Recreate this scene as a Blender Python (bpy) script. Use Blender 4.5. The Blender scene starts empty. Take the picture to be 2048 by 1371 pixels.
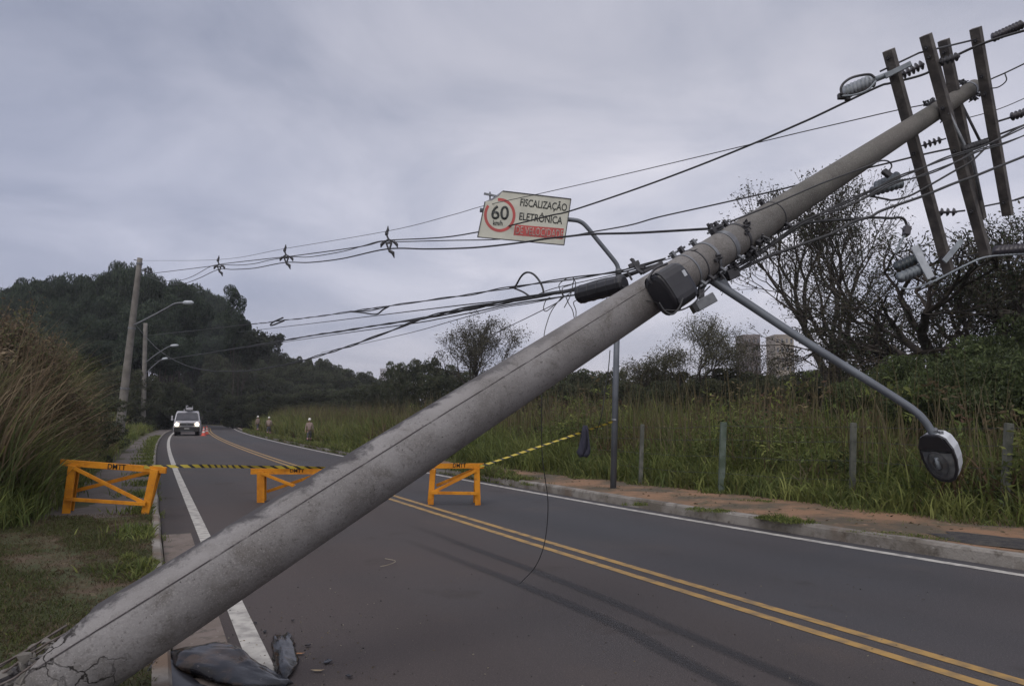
import bpy, math, random
import numpy as np
from mathutils import Vector, Matrix
random.seed(7); RG = np.random.default_rng(7)
SC = bpy.context.scene; COL = SC.collection
R = math.radians

# ---------------------------------------------------------------- camera
CAM_H = 1.75; FPX = 1480.0; PITCH = math.atan(0.0976)
cam_d = bpy.data.cameras.new('camera'); cam = bpy.data.objects.new('camera', cam_d); COL.objects.link(cam)
cam_d.sensor_width = 36; cam_d.lens = 36*FPX/2048; cam_d.clip_start = 0.05; cam_d.clip_end = 4000
cam.location = (0, 0, CAM_H); cam.rotation_euler = (R(90)+PITCH, 0, 0)
SC.camera = cam
SC.view_settings.view_transform = 'Standard'; SC.view_settings.look = 'None'
SC.view_settings.exposure = 0; SC.view_settings.gamma = 1

# ---------------------------------------------------------------- overcast sky
W = bpy.data.worlds.new('World'); SC.world = W; W.use_nodes = True
nt = W.node_tree; nt.nodes.clear()
def N(t, **k):
    n = nt.nodes.new(t)
    for a, b in k.items(): setattr(n, a, b)
    return n
def LK(a, b): nt.links.new(a, b)
SUN_EL, SUN_AZ = R(48), R(205)
sky = N('ShaderNodeTexSky', sky_type='NISHITA', sun_disc=False, sun_elevation=SUN_EL, sun_rotation=SUN_AZ)
sky.dust_density = 3
b1 = N('ShaderNodeBackground'); b1.inputs[1].default_value = 0.06; LK(sky.outputs[0], b1.inputs[0])
tc = N('ShaderNodeTexCoord'); sp = N('ShaderNodeSeparateXYZ'); LK(tc.outputs['Generated'], sp.inputs[0])
zz = N('ShaderNodeMath', operation='MAXIMUM'); LK(sp.outputs[2], zz.inputs[0]); zz.inputs[1].default_value = 0
za = N('ShaderNodeMath', operation='ADD'); LK(zz.outputs[0], za.inputs[0]); za.inputs[1].default_value = 0.22
dx = N('ShaderNodeMath', operation='DIVIDE'); LK(sp.outputs[0], dx.inputs[0]); LK(za.outputs[0], dx.inputs[1])
dy = N('ShaderNodeMath', operation='DIVIDE'); LK(sp.outputs[1], dy.inputs[0]); LK(za.outputs[0], dy.inputs[1])
cb = N('ShaderNodeCombineXYZ'); LK(dx.outputs[0], cb.inputs[0]); LK(dy.outputs[0], cb.inputs[1])
n1 = N('ShaderNodeTexNoise'); n1.inputs['Scale'].default_value = 1.6; n1.inputs['Detail'].default_value = 6; n1.inputs['Roughness'].default_value = .55
n1.inputs['Distortion'].default_value = .5
LK(cb.outputs[0], n1.inputs['Vector'])
cr = N('ShaderNodeValToRGB'); e = cr.color_ramp.elements
e[0].position = .32; e[0].color = (.75, .78, .83, 1); e[1].position = .70; e[1].color = (1.24, 1.21, 1.17, 1)
LK(n1.outputs['Fac'], cr.inputs[0])
def wm(op, a, b):
    q = N('ShaderNodeMath', operation=op)
    for i_, v_ in ((0, a), (1, b)):
        if isinstance(v_, (int, float)): q.inputs[i_].default_value = v_
        else: LK(v_, q.inputs[i_])
    return q.outputs[0]
def wr(v, a, b, c=0.0, d=1.0, smooth=False):
    q = N('ShaderNodeMapRange'); LK(v, q.inputs[0])
    if smooth: q.interpolation_type = 'SMOOTHSTEP'
    for i_, x_ in enumerate((a, b, c, d)): q.inputs[1+i_].default_value = x_
    return q.outputs[0]
# thinner, brighter cloud ahead to the right; overcast zenith and the sky behind the viewer are brighter still
bandf = wr(sp.outputs[2], .26, .47, 1.0, .86, True)
BD = Vector((.243, .925, .290)).normalized()
vd = N('ShaderNodeVectorMath', operation='DOT_PRODUCT'); LK(tc.outputs['Generated'], vd.inputs[0]); vd.inputs[1].default_value = BD
gl = wm('POWER', wr(vd.outputs['Value'], .72, 1.0), 1.9)
mx = N('ShaderNodeMix', data_type='RGBA'); LK(gl, mx.inputs[0]); mx.inputs[6].default_value = (.435, .465, .59, 1); mx.inputs[7].default_value = (.67, .675, .77, 1)
lowf = wr(sp.outputs[2], .0, .16, .55, 0.0)
mx2 = N('ShaderNodeMix', data_type='RGBA'); LK(lowf, mx2.inputs[0]); LK(mx.outputs[2], mx2.inputs[6]); mx2.inputs[7].default_value = (.50, .475, .50, 1)
mxn = N('ShaderNodeMix', data_type='RGBA', blend_type='MULTIPLY'); mxn.inputs[0].default_value = 1; LK(mx2.outputs[2], mxn.inputs[6]); LK(cr.outputs[0], mxn.inputs[7])
gain = wm('MULTIPLY', wm('MULTIPLY', wr(sp.outputs[2], .55, .95, 1.0, 2.2, True), bandf), wr(sp.outputs[1], .1, -.6, 1.0, 2.4, True))
mx = mxn
b2 = N('ShaderNodeBackground'); LK(gain, b2.inputs[1])
wmx = N('ShaderNodeMix', data_type='RGBA', blend_type='MULTIPLY'); LK(wr(gain, 1.0, 1.7), wmx.inputs[0]); LK(mx.outputs[2], wmx.inputs[6]); wmx.inputs[7].default_value = (1.13, 1.03, .84, 1)
LK(wmx.outputs[2], b2.inputs[0])
ms = N('ShaderNodeMixShader'); ms.inputs[0].default_value = .96; LK(b1.outputs[0], ms.inputs[1]); LK(b2.outputs[0], ms.inputs[2])
wo = N('ShaderNodeOutputWorld'); LK(ms.outputs[0], wo.inputs[0])
sd = bpy.data.lights.new('sun', 'SUN'); sd.energy = .8; sd.angle = R(30); sd.color = (1, .95, .86)
so = bpy.data.objects.new('sun', sd); COL.objects.link(so)
sv = Vector((math.sin(SUN_AZ)*math.cos(SUN_EL), math.cos(SUN_AZ)*math.cos(SUN_EL), math.sin(SUN_EL)))
so.rotation_euler = sv.to_track_quat('Z', 'Y').to_euler()

# ---------------------------------------------------------------- pixel -> place
CT, ST = math.cos(PITCH), math.sin(PITCH)
def ray(px, py):
    x = (px-1024)/FPX; y = (685.5-py)/FPX
    return Vector((x, CT-y*ST, ST+y*CT))
def at(px, py, Y):
    d = ray(px, py); return Vector((0, 0, CAM_H)) + d*(Y/d.y)
def gnd(px, py, z=0):
    d = ray(px, py); return Vector((0, 0, CAM_H)) + d*((z-CAM_H)/d.z)

# ---------------------------------------------------------------- materials
MATS = {}
def mat(name, c1, c2=None, scale=6, rough=.75, metal=0, bump=0, bscale=None, detail=6, lo=.35, hi=.65, tint=False, emit=None, spec=.5, alpha=None):
    if name in MATS: return MATS[name]
    m = bpy.data.materials.new(name); m.use_nodes = True; t = m.node_tree; n = t.nodes; L = t.links
    p = n['Principled BSDF']; p.inputs['Roughness'].default_value = rough; p.inputs['Metallic'].default_value = metal
    p.inputs['Specular IOR Level'].default_value = spec
    c1 = (*c1, 1); c2 = (*c2, 1) if c2 else tuple(v*.7 for v in c1[:3])+(1,)
    tcn = n.new('ShaderNodeTexCoord')
    nz = n.new('ShaderNodeTexNoise'); nz.inputs['Scale'].default_value = scale; nz.inputs['Detail'].default_value = detail
    L.new(tcn.outputs['Object'], nz.inputs['Vector'])
    mr = n.new('ShaderNodeMapRange'); mr.inputs[1].default_value = lo; mr.inputs[2].default_value = hi; L.new(nz.outputs['Fac'], mr.inputs[0])
    mi = n.new('ShaderNodeMix'); mi.data_type = 'RGBA'; mi.inputs[6].default_value = c1; mi.inputs[7].default_value = c2; L.new(mr.outputs[0], mi.inputs[0])
    out = mi.outputs[2]
    if tint:
        a = n.new('ShaderNodeAttribute'); a.attribute_name = 'tint'
        mu = n.new('ShaderNodeMix'); mu.data_type = 'RGBA'; mu.blend_type = 'MULTIPLY'; mu.inputs[0].default_value = 1
        L.new(out, mu.inputs[6]); L.new(a.outputs['Color'], mu.inputs[7]); out = mu.outputs[2]
    L.new(out, p.inputs['Base Color'])
    if bump:
        bz = n.new('ShaderNodeTexNoise'); bz.inputs['Scale'].default_value = bscale or scale*8; bz.inputs['Detail'].default_value = 6
        L.new(tcn.outputs['Object'], bz.inputs['Vector'])
        bp = n.new('ShaderNodeBump'); bp.inputs['Strength'].default_value = bump; bp.inputs['Distance'].default_value = .02
        L.new(bz.outputs['Fac'], bp.inputs['Height']); L.new(bp.outputs[0], p.inputs['Normal'])
    if emit:
        p.inputs['Emission Color'].default_value = (*emit[:3], 1); p.inputs['Emission Strength'].default_value = emit[3]
    MATS[name] = m; return m

def rocky(name, cols, scales, rough=.9, bump=.5, bs=60, coords='Object'):
    """surface of several noise layers: cols = base, then (colour, scale, lo, hi) layers"""
    m = bpy.data.materials.new(name); m.use_nodes = True; t = m.node_tree; n = t.nodes; L = t.links
    p = n['Principled BSDF']; p.inputs['Roughness'].default_value = rough; p.inputs['Specular IOR Level'].default_value = .25
    tcn = n.new('ShaderNodeTexCoord'); out = None
    prev = (*cols, 1)
    for (c, s, lo, hi, det) in scales:
        nz = n.new('ShaderNodeTexNoise'); nz.inputs['Scale'].default_value = s; nz.inputs['Detail'].default_value = det; nz.inputs['Roughness'].default_value = .6
        L.new(tcn.outputs[coords], nz.inputs['Vector'])
        mr = n.new('ShaderNodeMapRange'); mr.inputs[1].default_value = lo; mr.inputs[2].default_value = hi; L.new(nz.outputs['Fac'], mr.inputs[0])
        mi = n.new('ShaderNodeMix'); mi.data_type = 'RGBA'; mi.inputs[7].default_value = (*c, 1); L.new(mr.outputs[0], mi.inputs[0])
        if out is None: mi.inputs[6].default_value = prev
        else: L.new(out, mi.inputs[6])
        out = mi.outputs[2]
    L.new(out, p.inputs['Base Color'])
    bz = n.new('ShaderNodeTexNoise'); bz.inputs['Scale'].default_value = bs; bz.inputs['Detail'].default_value = 8
    L.new(tcn.outputs[coords], bz.inputs['Vector'])
    bp = n.new('ShaderNodeBump'); bp.inputs['Strength'].default_value = bump; bp.inputs['Distance'].default_value = .015
    L.new(bz.outputs['Fac'], bp.inputs['Height']); L.new(bp.outputs[0], p.inputs['Normal'])
    MATS[name] = m; return m

M_grass = mat('grass_blades', (1, 1, 1), (.75, .78, .7), scale=.8, rough=.7, tint=True, spec=.2)
M_leaf = mat('leaves', (1, 1, 1), (.7, .75, .7), scale=.6, rough=.65, tint=True, spec=.25)
M_bark = mat('bark', (.07, .06, .052), (.035, .03, .028), scale=5, rough=.9, bump=.5, spec=.2)
M_cable = mat('black_cable', (.018, .018, .021), (.03, .03, .033), scale=20, rough=.55)
M_steel = mat('dull_galvanised_steel', (.17, .18, .2), (.11, .115, .13), scale=14, rough=.5, metal=.4)
M_paintpost = mat('grey_painted_steel', (.12, .135, .16), (.085, .095, .115), scale=3, rough=.5, metal=.2)
M_dark = mat('dark_iron', (.035, .035, .042), (.06, .06, .068), scale=20, rough=.6, metal=.3)
M_wood = mat('weathered_wood', (.115, .105, .10), (.055, .05, .052), scale=7, rough=.85, bump=.5, bscale=40)
M_conc = mat('pole_concrete_far', (.16, .15, .14), (.105, .098, .09), scale=2.5, rough=.9, bump=.3)
M_blackpl = mat('black_plastic', (.012, .012, .017), (.022, .022, .028), scale=6, rough=.4)
M_insul = mat('grey_polymer', (.22, .25, .28), (.15, .17, .2), scale=10, rough=.5)
M_insuld = mat('dark_porcelain', (.04, .038, .05), (.055, .05, .06), scale=10, rough=.35)
M_ghl = mat('light_grey_metal', (.42, .45, .5), (.3, .33, .37), scale=10, rough=.5)
M_kerb = mat('kerb_concrete', (.25, .235, .22), (.115, .105, .09), scale=2.2, rough=.9, bump=.5, bscale=30, lo=.4, hi=.62)
M_white = mat('white_road_paint', (.40, .385, .36), (.17, .16, .155), scale=7, rough=.75, bump=.15, bscale=90, lo=.42, hi=.72, detail=10)
M_yel = mat('yellow_road_paint', (.33, .20, .06), (.13, .095, .06), scale=6, rough=.75, bump=.15, bscale=90, lo=.42, hi=.72, detail=10)
M_orange = rocky('orange_barrier_paint', (.56, .225, .014), [((.42, .155, .012), 4, .42, .62, 6), ((.30, .12, .03), 11, .60, .72, 6), ((.10, .075, .05), 22, .68, .74, 5)], .65, .5, 30)
M_ink = mat('black_stencil_ink', (.02, .018, .016), rough=.8)

M_asph = rocky('asphalt', (.057, .051, .053), [((.048, .049, .055), .12, .42, .6, 3), ((.068, .060, .058), .55, .56, .78, 5), ((.05, .048, .052), 1.7, .6, .85, 5), ((.13, .12, .118), 90, .56, .74, 3), ((.026, .025, .027), 70, .56, .74, 3), ((.16, .15, .145), 200, .6, .8, 2), ((.040, .036, .036), .9, .6, .72, 7)], .85, .6, 90)
M_soil = rocky('verge_soil', (.045, .05, .022), [((.075, .055, .035), 1.3, .45, .62, 6), ((.035, .045, .018), 5, .5, .7, 4)], .95, .8, 18)
M_lawn = rocky('lawn_soil', (.05, .057, .026), [((.082, .058, .04), 1.1, .46, .62, 6), ((.04, .05, .02), 7, .5, .68, 4), ((.12, .1, .07), 40, .66, .76, 2)], .95, .8, 40)
M_path = rocky('old_pavement', (.115, .10, .095), [((.085, .072, .066), 1.2, .4, .65, 6), ((.05, .045, .04), 4, .58, .75, 5)], .9, .5, 50)
M_dirt = rocky('red_dirt', (.22, .13, .08), [((.085, .07, .052), .7, .42, .58, 6), ((.085, .075, .05), 2.6, .52, .7, 5), ((.30, .2, .14), 5, .62, .75, 4), ((.06, .05, .04), 30, .6, .75, 3)], .95, .7, 30)
M_gut = rocky('gutter_concrete', (.16, .132, .12), [((.12, .098, .085), 2, .4, .62, 6), ((.06, .055, .05), 6, .54, .7, 6), ((.20, .18, .165), 25, .6, .72, 3)], .9, .4, 60)

for m_l in (M_grass, M_leaf):
    t_l = m_l.node_tree; p_l = t_l.nodes['Principled BSDF']; o_l = t_l.nodes['Material Output']
    tr = t_l.nodes.new('ShaderNodeBsdfTranslucent'); mxs = t_l.nodes.new('ShaderNodeMixShader'); mxs.inputs[0].default_value = .38
    t_l.links.new(p_l.inputs['Base Color'].links[0].from_socket, tr.inputs['Color'])
    t_l.links.new(p_l.outputs[0], mxs.inputs[1]); t_l.links.new(tr.outputs[0], mxs.inputs[2]); t_l.links.new(mxs.outputs[0], o_l.inputs['Surface'])

# ---------------------------------------------------------------- mesh helpers
def link_mesh(name, V, F, m, parent=None, smooth=False, tint=None, uv=None):
    me = bpy.data.meshes.new(name)
    if isinstance(F, np.ndarray):
        V = np.asarray(V, dtype=np.float32); k = F.shape[1]
        me.vertices.add(len(V)); me.vertices.foreach_set('co', V.ravel())
        me.loops.add(F.size); me.loops.foreach_set('vertex_index', F.ravel().astype(np.int32))
        me.polygons.add(len(F)); me.polygons.foreach_set('loop_start', np.arange(0, F.size, k, dtype=np.int32))
        me.update(calc_edges=True)
    else:
        me.from_pydata([tuple(v) for v in V], [], F); me.update()
    if tint is not None:
        a = me.attributes.new('tint', 'FLOAT_COLOR', 'POINT')
        t4 = np.ones((len(me.vertices), 4), np.float32); t4[:, :3] = tint; a.data.foreach_set('color', t4.ravel())
    if uv is not None:
        u = me.uv_layers.new(name='UVMap'); idx = np.zeros(len(me.loops), np.int32); me.loops.foreach_get('vertex_index', idx)
        u.data.foreach_set('uv', np.asarray(uv, np.float32)[idx].ravel())
    if smooth: me.polygons.foreach_set('use_smooth', [True]*len(me.polygons))
    me.materials.append(m)
    o = bpy.data.objects.new(name, me); COL.objects.link(o)
    if parent: o.parent = parent
    return o
class MB:
    def __init__(s): s.V = []; s.F = []
    def add(s, V, F):
        b = len(s.V); s.V += [Vector(v) for v in V]; s.F += [tuple(b+i for i in f) for f in F]; return s
    def box(s, c, sx, sy, sz, M=None):
        c = Vector(c); P = [Vector((x*sx/2, y*sy/2, z*sz/2)) for z in (-1, 1) for y in (-1, 1) for x in (-1, 1)]
        if M: P = [M @ p for p in P]
        return s.add([c+p for p in P], [(0, 2, 3, 1), (4, 5, 7, 6), (0, 1, 5, 4), (2, 6, 7, 3), (0, 4, 6, 2), (1, 3, 7, 5)])
    def beam(s, a, b, w, h, up=(0, 0, 1)):
        a, b = Vector(a), Vector(b); d = (b-a).normalized(); up = Vector(up)
        x = d.cross(up).normalized(); y = x.cross(d).normalized()
        P = [p + x*(i*w/2) + y*(j*h/2) for p in (a, b) for j in (-1, 1) for i in (-1, 1)]
        return s.add(P, [(0, 1, 3, 2), (4, 6, 7, 5), (0, 4, 5, 1), (2, 3, 7, 6), (0, 2, 6, 4), (1, 5, 7, 3)])
    def tube(s, pts, rad, seg=8, cap=True):
        pts = [Vector(p) for p in pts]; n = len(pts)
        if not hasattr(rad, '__len__'): rad = [rad]*n
        T = [(pts[min(i+1, n-1)]-pts[max(i-1, 0)]).normalized() for i in range(n)]
        u = T[0].cross(Vector((0, 0, 1)) if abs(T[0].z) < .9 else Vector((1, 0, 0))).normalized()
        b = len(s.V)
        for i in range(n):
            u = (u - T[i]*u.dot(T[i])).normalized(); w = T[i].cross(u)
            for k in range(seg):
                a = 2*math.pi*k/seg; s.V.append(pts[i] + (u*math.cos(a)+w*math.sin(a))*rad[i])
        for i in range(n-1):
            for k in range(seg):
                k2 = (k+1) % seg; s.F.append((b+i*seg+k, b+i*seg+k2, b+(i+1)*seg+k2, b+(i+1)*seg+k))
        if cap:
            s.F.append(tuple(b+k for k in reversed(range(seg)))); s.F.append(tuple(b+(n-1)*seg+k for k in range(seg)))
        return s
    def prism(s, poly, d):
        """poly = 3D points in a plane, extruded by vector d"""
        n = len(poly); P = [Vector(p) for p in poly]; d = Vector(d)
        return s.add(P+[p+d for p in P], [tuple(range(n)), tuple(reversed(range(n, 2*n)))]+[(i, n+i, n+(i+1) % n, (i+1) % n) for i in range(n)])
    def build(s, name, m, parent=None, smooth=False, bevel=0):
        o = link_mesh(name, s.V, s.F, m, parent, smooth)
        if bevel:
            b = o.modifiers.new('bevel', 'BEVEL'); b.width = bevel; b.segments = 2; b.limit_method = 'ANGLE'
        return o
def tag(o, label, cat, group=None):
    o['label'] = label; o['category'] = cat
    if group: o['group'] = group
    return o
def kind(o, k='structure'): o['kind'] = k; return o
def empty(name, loc, label, cat, group=None):
    o = bpy.data.objects.new(name, None); COL.objects.link(o); o.location = loc; o.empty_display_size = .2
    return tag(o, label, cat, group)
def adopt(root):
    """children were modelled in world space: keep them there under a root that stands at the thing's base"""
    bpy.context.view_layer.update()
    inv = Matrix.Translation(root.location).inverted()
    for c in root.children: c.matrix_parent_inverse = inv
def catmull(P, n=8):
    P = [Vector(p) for p in P]; Q = [P[0]*2-P[1]]+P+[P[-1]*2-P[-2]]; out = []
    for i in range(1, len(Q)-2):
        a, b, c, d = Q[i-1:i+3]
        for k in range(n):
            t = k/n; out.append(.5*((2*b)+(c-a)*t+(2*a-5*b+4*c-d)*t*t+(3*b-a-3*c+d)*t**3))
    out.append(P[-1]); return out

# ---------------------------------------------------------------- the road as (s, d) coordinates
def cx(s): return 5.93-.54*s+.00075*s*s-.004*max(0, s-95)**2
def dcx(s): return -.54+.0015*s-.008*max(0, s-95)
def sd_pt(s, d, z=0):
    k = dcx(s); n = math.hypot(1, k); return Vector((cx(s)+d/n, s-d*k/n, z))
def dR(s): return 3.0+2.3*math.exp(-((s if s > 2 else 2-2*(1-math.exp((s-2)/2)))+1.5)/6.5)
def dL(s): return -(3.35+1.15*math.exp(-(s-1.9)/22))
def kR(s): return dR(s)+.32
def kL(s): return dL(s)-.56
def sm(a, b, x):
    t = min(1, max(0, (x-a)/(b-a))); return t*t*(3-2*t)
def ground_z(s, d):
    if kL(s) < d < kR(s): return -.03
    if d >= kR(s):
        z = .15-.30*sm(24, 42, s)*sm(.25, .9, d-kR(s))
        return z+.04*math.sin(s*.9+d)*sm(7, 9, d)-.0*d
    z = .1+.25*sm(-8, -14, d)+9*sm(-18, -60, d)*sm(60, 110, s)
    return z+.03*math.sin(s*1.3+d*2)*sm(kL(s)-.5, kL(s)-2, d)
def inv_sd(x, y):
    s = y
    for _ in range(12):
        k = dcx(s); n = math.hypot(1, k); d = ((x-cx(s))*1+(y-s)*(-k))/n; s = y+d*k/n
    return s, d
def gz(x, y):
    s, d = inv_sd(x, y); return ground_z(s, d)
def strip(name, s0, s1, f0, f1, z, m, nd=2, ds=.5, jit=0):
    n = max(2, int((s1-s0)/ds)); V = []; F = []
    for i in range(n+1):
        s = s0+(s1-s0)*i/n; a, b = f0(s), f1(s)
        for j in range(nd):
            d = a+(b-a)*j/(nd-1)
            if jit and j in (0, nd-1): d += random.uniform(-jit, jit)
            V.append(sd_pt(s, d, z(s, d) if callable(z) else z))
    for i in range(n):
        for j in range(nd-1): F.append((i*nd+j, i*nd+j+1, (i+1)*nd+j+1, (i+1)*nd+j))
    return kind(link_mesh(name, V, F, m))
# one ground sheet
ss = list(np.arange(-20, 34, .5))+list(np.arange(34, 60, 1.0))+list(np.arange(60, 180, 4.0))+[180, 190, 200]
V = []; F = []; nd = None
for s in ss:
    a, b = kL(s), kR(s)
    ds_ = [-170, -140, -120, -100, -75, -60, -48, -38, -30, -24, -18, -14, -11, -9, -7.5, a-1.8, a-.9, a-.125, a-.09, a+.0, b, b+.10, b+.145, b+.5, b+1, b+1.6, b+2.4, 7.5, 9, 12, 16, 22, 30, 45, 70, 100, 130, 160]
    nd = len(ds_)
    for j, d in enumerate(ds_):
        z = -.03 if 17 < j < 22 else ground_z(s, d)-(.008 if j in (17, 22) else 0)
        V.append(sd_pt(s, d, z))
for i in range(len(ss)-1):
    for j in range(nd-1): F.append((i*nd+j, i*nd+j+1, (i+1)*nd+j+1, (i+1)*nd+j))
b_ = len(V); V += [Vector((x_, y_, -.6)) for x_, y_ in ((-1200, -400), (1200, -400), (1200, 1500), (-1200, 1500))]; F.append((b_, b_+1, b_+2, b_+3))
kind(link_mesh('ground', V, F, M_soil, smooth=True))
t_a = M_asph.node_tree; p_a = t_a.nodes['Principled BSDF']; src = p_a.inputs['Base Color'].links[0].from_socket
a_a = t_a.nodes.new('ShaderNodeAttribute'); a_a.attribute_name = 'tint'; m_a = t_a.nodes.new('ShaderNodeMix'); m_a.data_type = 'RGBA'; m_a.blend_type = 'MULTIPLY'; m_a.inputs[0].default_value = 1
t_a.links.new(src, m_a.inputs[6]); t_a.links.new(a_a.outputs['Color'], m_a.inputs[7]); t_a.links.new(m_a.outputs[2], p_a.inputs['Base Color'])
strip('road', -15, 190, lambda s: kL(s)+.01, lambda s: kR(s)-.01, 0, M_asph, nd=40, ds=.5)
rd = bpy.data.objects['road'].data; at_ = rd.attributes.new('tint', 'FLOAT_COLOR', 'POINT')
for i, v in enumerate(rd.vertices):      # brown dust on the left lane, polished wheel paths, grime in the left gutter
    s_, d_ = inv_sd(v.co.x, v.co.y); k_ = 1+.05*math.sin(s_*.31)*math.sin(d_*1.7)
    wp = sum(math.exp(-((d_-c_)/.38)**2) for c_ in (-2.9, -1.0, 1.0, 2.5)); l_ = sm(.3, -.6, d_) if d_ < .3 else 0
    edge = sm(kL(s_)+.75, kL(s_)+.1, d_) if d_ < kL(s_)+.75 else 0
    k_ *= (1-.09*wp)*(1-.35*edge); at_.data[i].color = (k_*(1+.09*l_), k_*(1-.0*l_), k_*(1.03-.07*l_), 1)
strip('edge_line', -15, 180, lambda s: dR(s)-.07, lambda s: dR(s)+.07, .004, M_white).name = 'edge_line'
strip('edge_line', -15, 180, lambda s: dL(s)-.075, lambda s: dL(s)+.085, .004, M_white)
strip('centre_line', -15, 180, lambda s: .08, lambda s: .19, .004, M_yel)
strip('centre_line', -15, 180, lambda s: -.19, lambda s: -.08, .004, M_yel)
strip('gutter', -10, 13.2, lambda s: kL(s)+.015, lambda s: kL(s)+.40, .004, M_gut, nd=3)
# kerbs: blocks with a rounded top edge
def kerb(name, s0, s1, fd, side, w, h, m):
    n = int((s1-s0)/.5); V = []; F = []
    prof = [(0, -.03), (.012, h-.03), (.035, h), (w, h+.004), (w, -.03)]; k = len(prof)
    for i in range(n+1):
        s = s0+(s1-s0)*i/n; d0 = fd(s); wob = .008*math.sin(s*2.1)+random.uniform(-.004, .004)
        for (a, z) in prof: V.append(sd_pt(s, d0+side*(a+wob), z+(random.uniform(-.006, .006) if z > 0 else 0)))
    for i in range(n):
        for j in range(k-1): F.append((i*k+j, i*k+j+1, (i+1)*k+j+1, (i+1)*k+j))
    return kind(link_mesh(name, V, F, m))
M_kerb = rocky('worn_kerb', (.23, .215, .20), [((.13, .115, .10), 1.6, .42, .60, 6), ((.075, .065, .055), 5, .54, .70, 6), ((.29, .28, .27), 9, .62, .74, 5), ((.14, .10, .075), .7, .55, .68, 4)], .92, .7, 40)
kerb('kerb_right', -15, 120, kR, 1, .15, .165, M_kerb)
kerb('kerb_left', -15, 120, kL, -1, .13, .115, M_kerb)
strip('pavement_right', -15, 140, lambda s: kR(s)+.15, lambda s: max(kR(s)+1.9, 6.6-.1*max(0, s-6)), lambda s, d: ground_z(s, d)+.006, M_dirt, nd=6, ds=.4, jit=.0)
strip('pavement_left', 14.6, 140, lambda s: kL(s)-1.75+.45*sm(18, 30, s), lambda s: kL(s)-.13, lambda s, d: ground_z(s, d)+.006, M_path, nd=5, ds=.4, jit=.03)
strip('lawn', -15, 14.6, lambda s: kL(s)-7, lambda s: kL(s)-.13, lambda s, d: ground_z(s, d)+.006, M_lawn, nd=10, ds=.4)
# black ash heap on the right pavement
ash = mat('ash', (.02, .019, .022), (.05, .045, .04), scale=9, rough=.95, bump=.9, bscale=40)
V = []; F = []
sA, dA = inv_sd(*gnd(2050, 1090, .16).xy); nr, na = 7, 26
for i in range(nr):
    for k in range(na):
        a = 2*math.pi*k/na; rr = (i/(nr-1))*(1+.16*math.sin(3*a)+.1*math.sin(7*a+1))
        V.append(sd_pt(sA+math.sin(a)*rr*1.1, max(dA, kR(sA)+.62)+math.cos(a)*rr*.42, .16+.05*(1-(i/(nr-1))**2)+.012*random.random()-.004))
for i in range(nr-1):
    for k in range(na): F.append((i*na+k, (i+1)*na+k, (i+1)*na+(k+1) % na, i*na+(k+1) % na))
kind(link_mesh('ash_patch', V, F, ash, smooth=True), 'stuff')
# tyre skid marks: thin worn rubber sheets
ms_ = bpy.data.materials.new('rubber_streak'); ms_.use_nodes = True; t = ms_.node_tree; n = t.nodes; p = n['Principled BSDF']
p.inputs['Base Color'].default_value = (.022, .022, .026, 1); p.inputs['Roughness'].default_value = .7
uvn = n.new('ShaderNodeUVMap'); sx_ = n.new('ShaderNodeSeparateXYZ'); t.links.new(uvn.outputs[0], sx_.inputs[0])
mp = n.new('ShaderNodeMapping'); mp.inputs['Scale'].default_value = (14, 1.2, 1); t.links.new(uvn.outputs[0], mp.inputs[0])
nz = n.new('ShaderNodeTexNoise'); nz.inputs['Scale'].default_value = 1; nz.inputs['Detail'].default_value = 4; t.links.new(mp.outputs[0], nz.inputs[0])
pp = n.new('ShaderNodeMath'); pp.operation = 'PINGPONG'; pp.inputs[1].default_value = .5; t.links.new(sx_.outputs[0], pp.inputs[0])
mu = n.new('ShaderNodeMath'); mu.operation = 'MULTIPLY'; mu.inputs[1].default_value = 3.0; t.links.new(pp.outputs[0], mu.inputs[0])
m2 = n.new('ShaderNodeMath'); m2.operation = 'MULTIPLY'; t.links.new(mu.outputs[0], m2.inputs[0]); t.links.new(nz.outputs['Fac'], m2.inputs[1])
m3 = n.new('ShaderNodeMath'); m3.operation = 'MINIMUM'; m3.inputs[1].default_value = .55; t.links.new(m2.outputs[0], m3.inputs[0])
fd = n.new('ShaderNodeMapRange'); fd.inputs[1].default_value = 0; fd.inputs[2].default_value = 3.5; t.links.new(sx_.outputs[1], fd.inputs[0])
m4 = n.new('ShaderNodeMath'); m4.operation = 'MULTIPLY'; t.links.new(m3.outputs[0], m4.inputs[0]); t.links.new(fd.outputs[0], m4.inputs[1]); t.links.new(m4.outputs[0], p.inputs['Alpha'])
def skid(pts, w):
    P = catmull([gnd(a, b, .003) for a, b in pts], 8); V = []; U = []; F = []; l = 0
    for i, q in enumerate(P):
        tdir = (P[min(i+1, len(P)-1)]-P[max(i-1, 0)]).normalized(); nn = Vector((-tdir.y, tdir.x, 0))
        if i: l += (q-P[i-1]).length
        V += [q-nn*w/2, q+nn*w/2]; U += [(0, l), (1, l)]
    for i in range(len(P)-1): F.append((2*i, 2*i+1, 2*i+3, 2*i+2))
    kind(link_mesh('skid_mark', V, F, ms_, uv=U))
skid([(820, 1048), (930, 1090), (1080, 1145), (1250, 1213), (1400, 1278), (1560, 1345), (1700, 1400)], .20)
skid([(800, 1074), (905, 1115), (1060, 1175), (1230, 1247), (1330, 1302), (1460, 1368), (1560, 1420)], .21)

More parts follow.
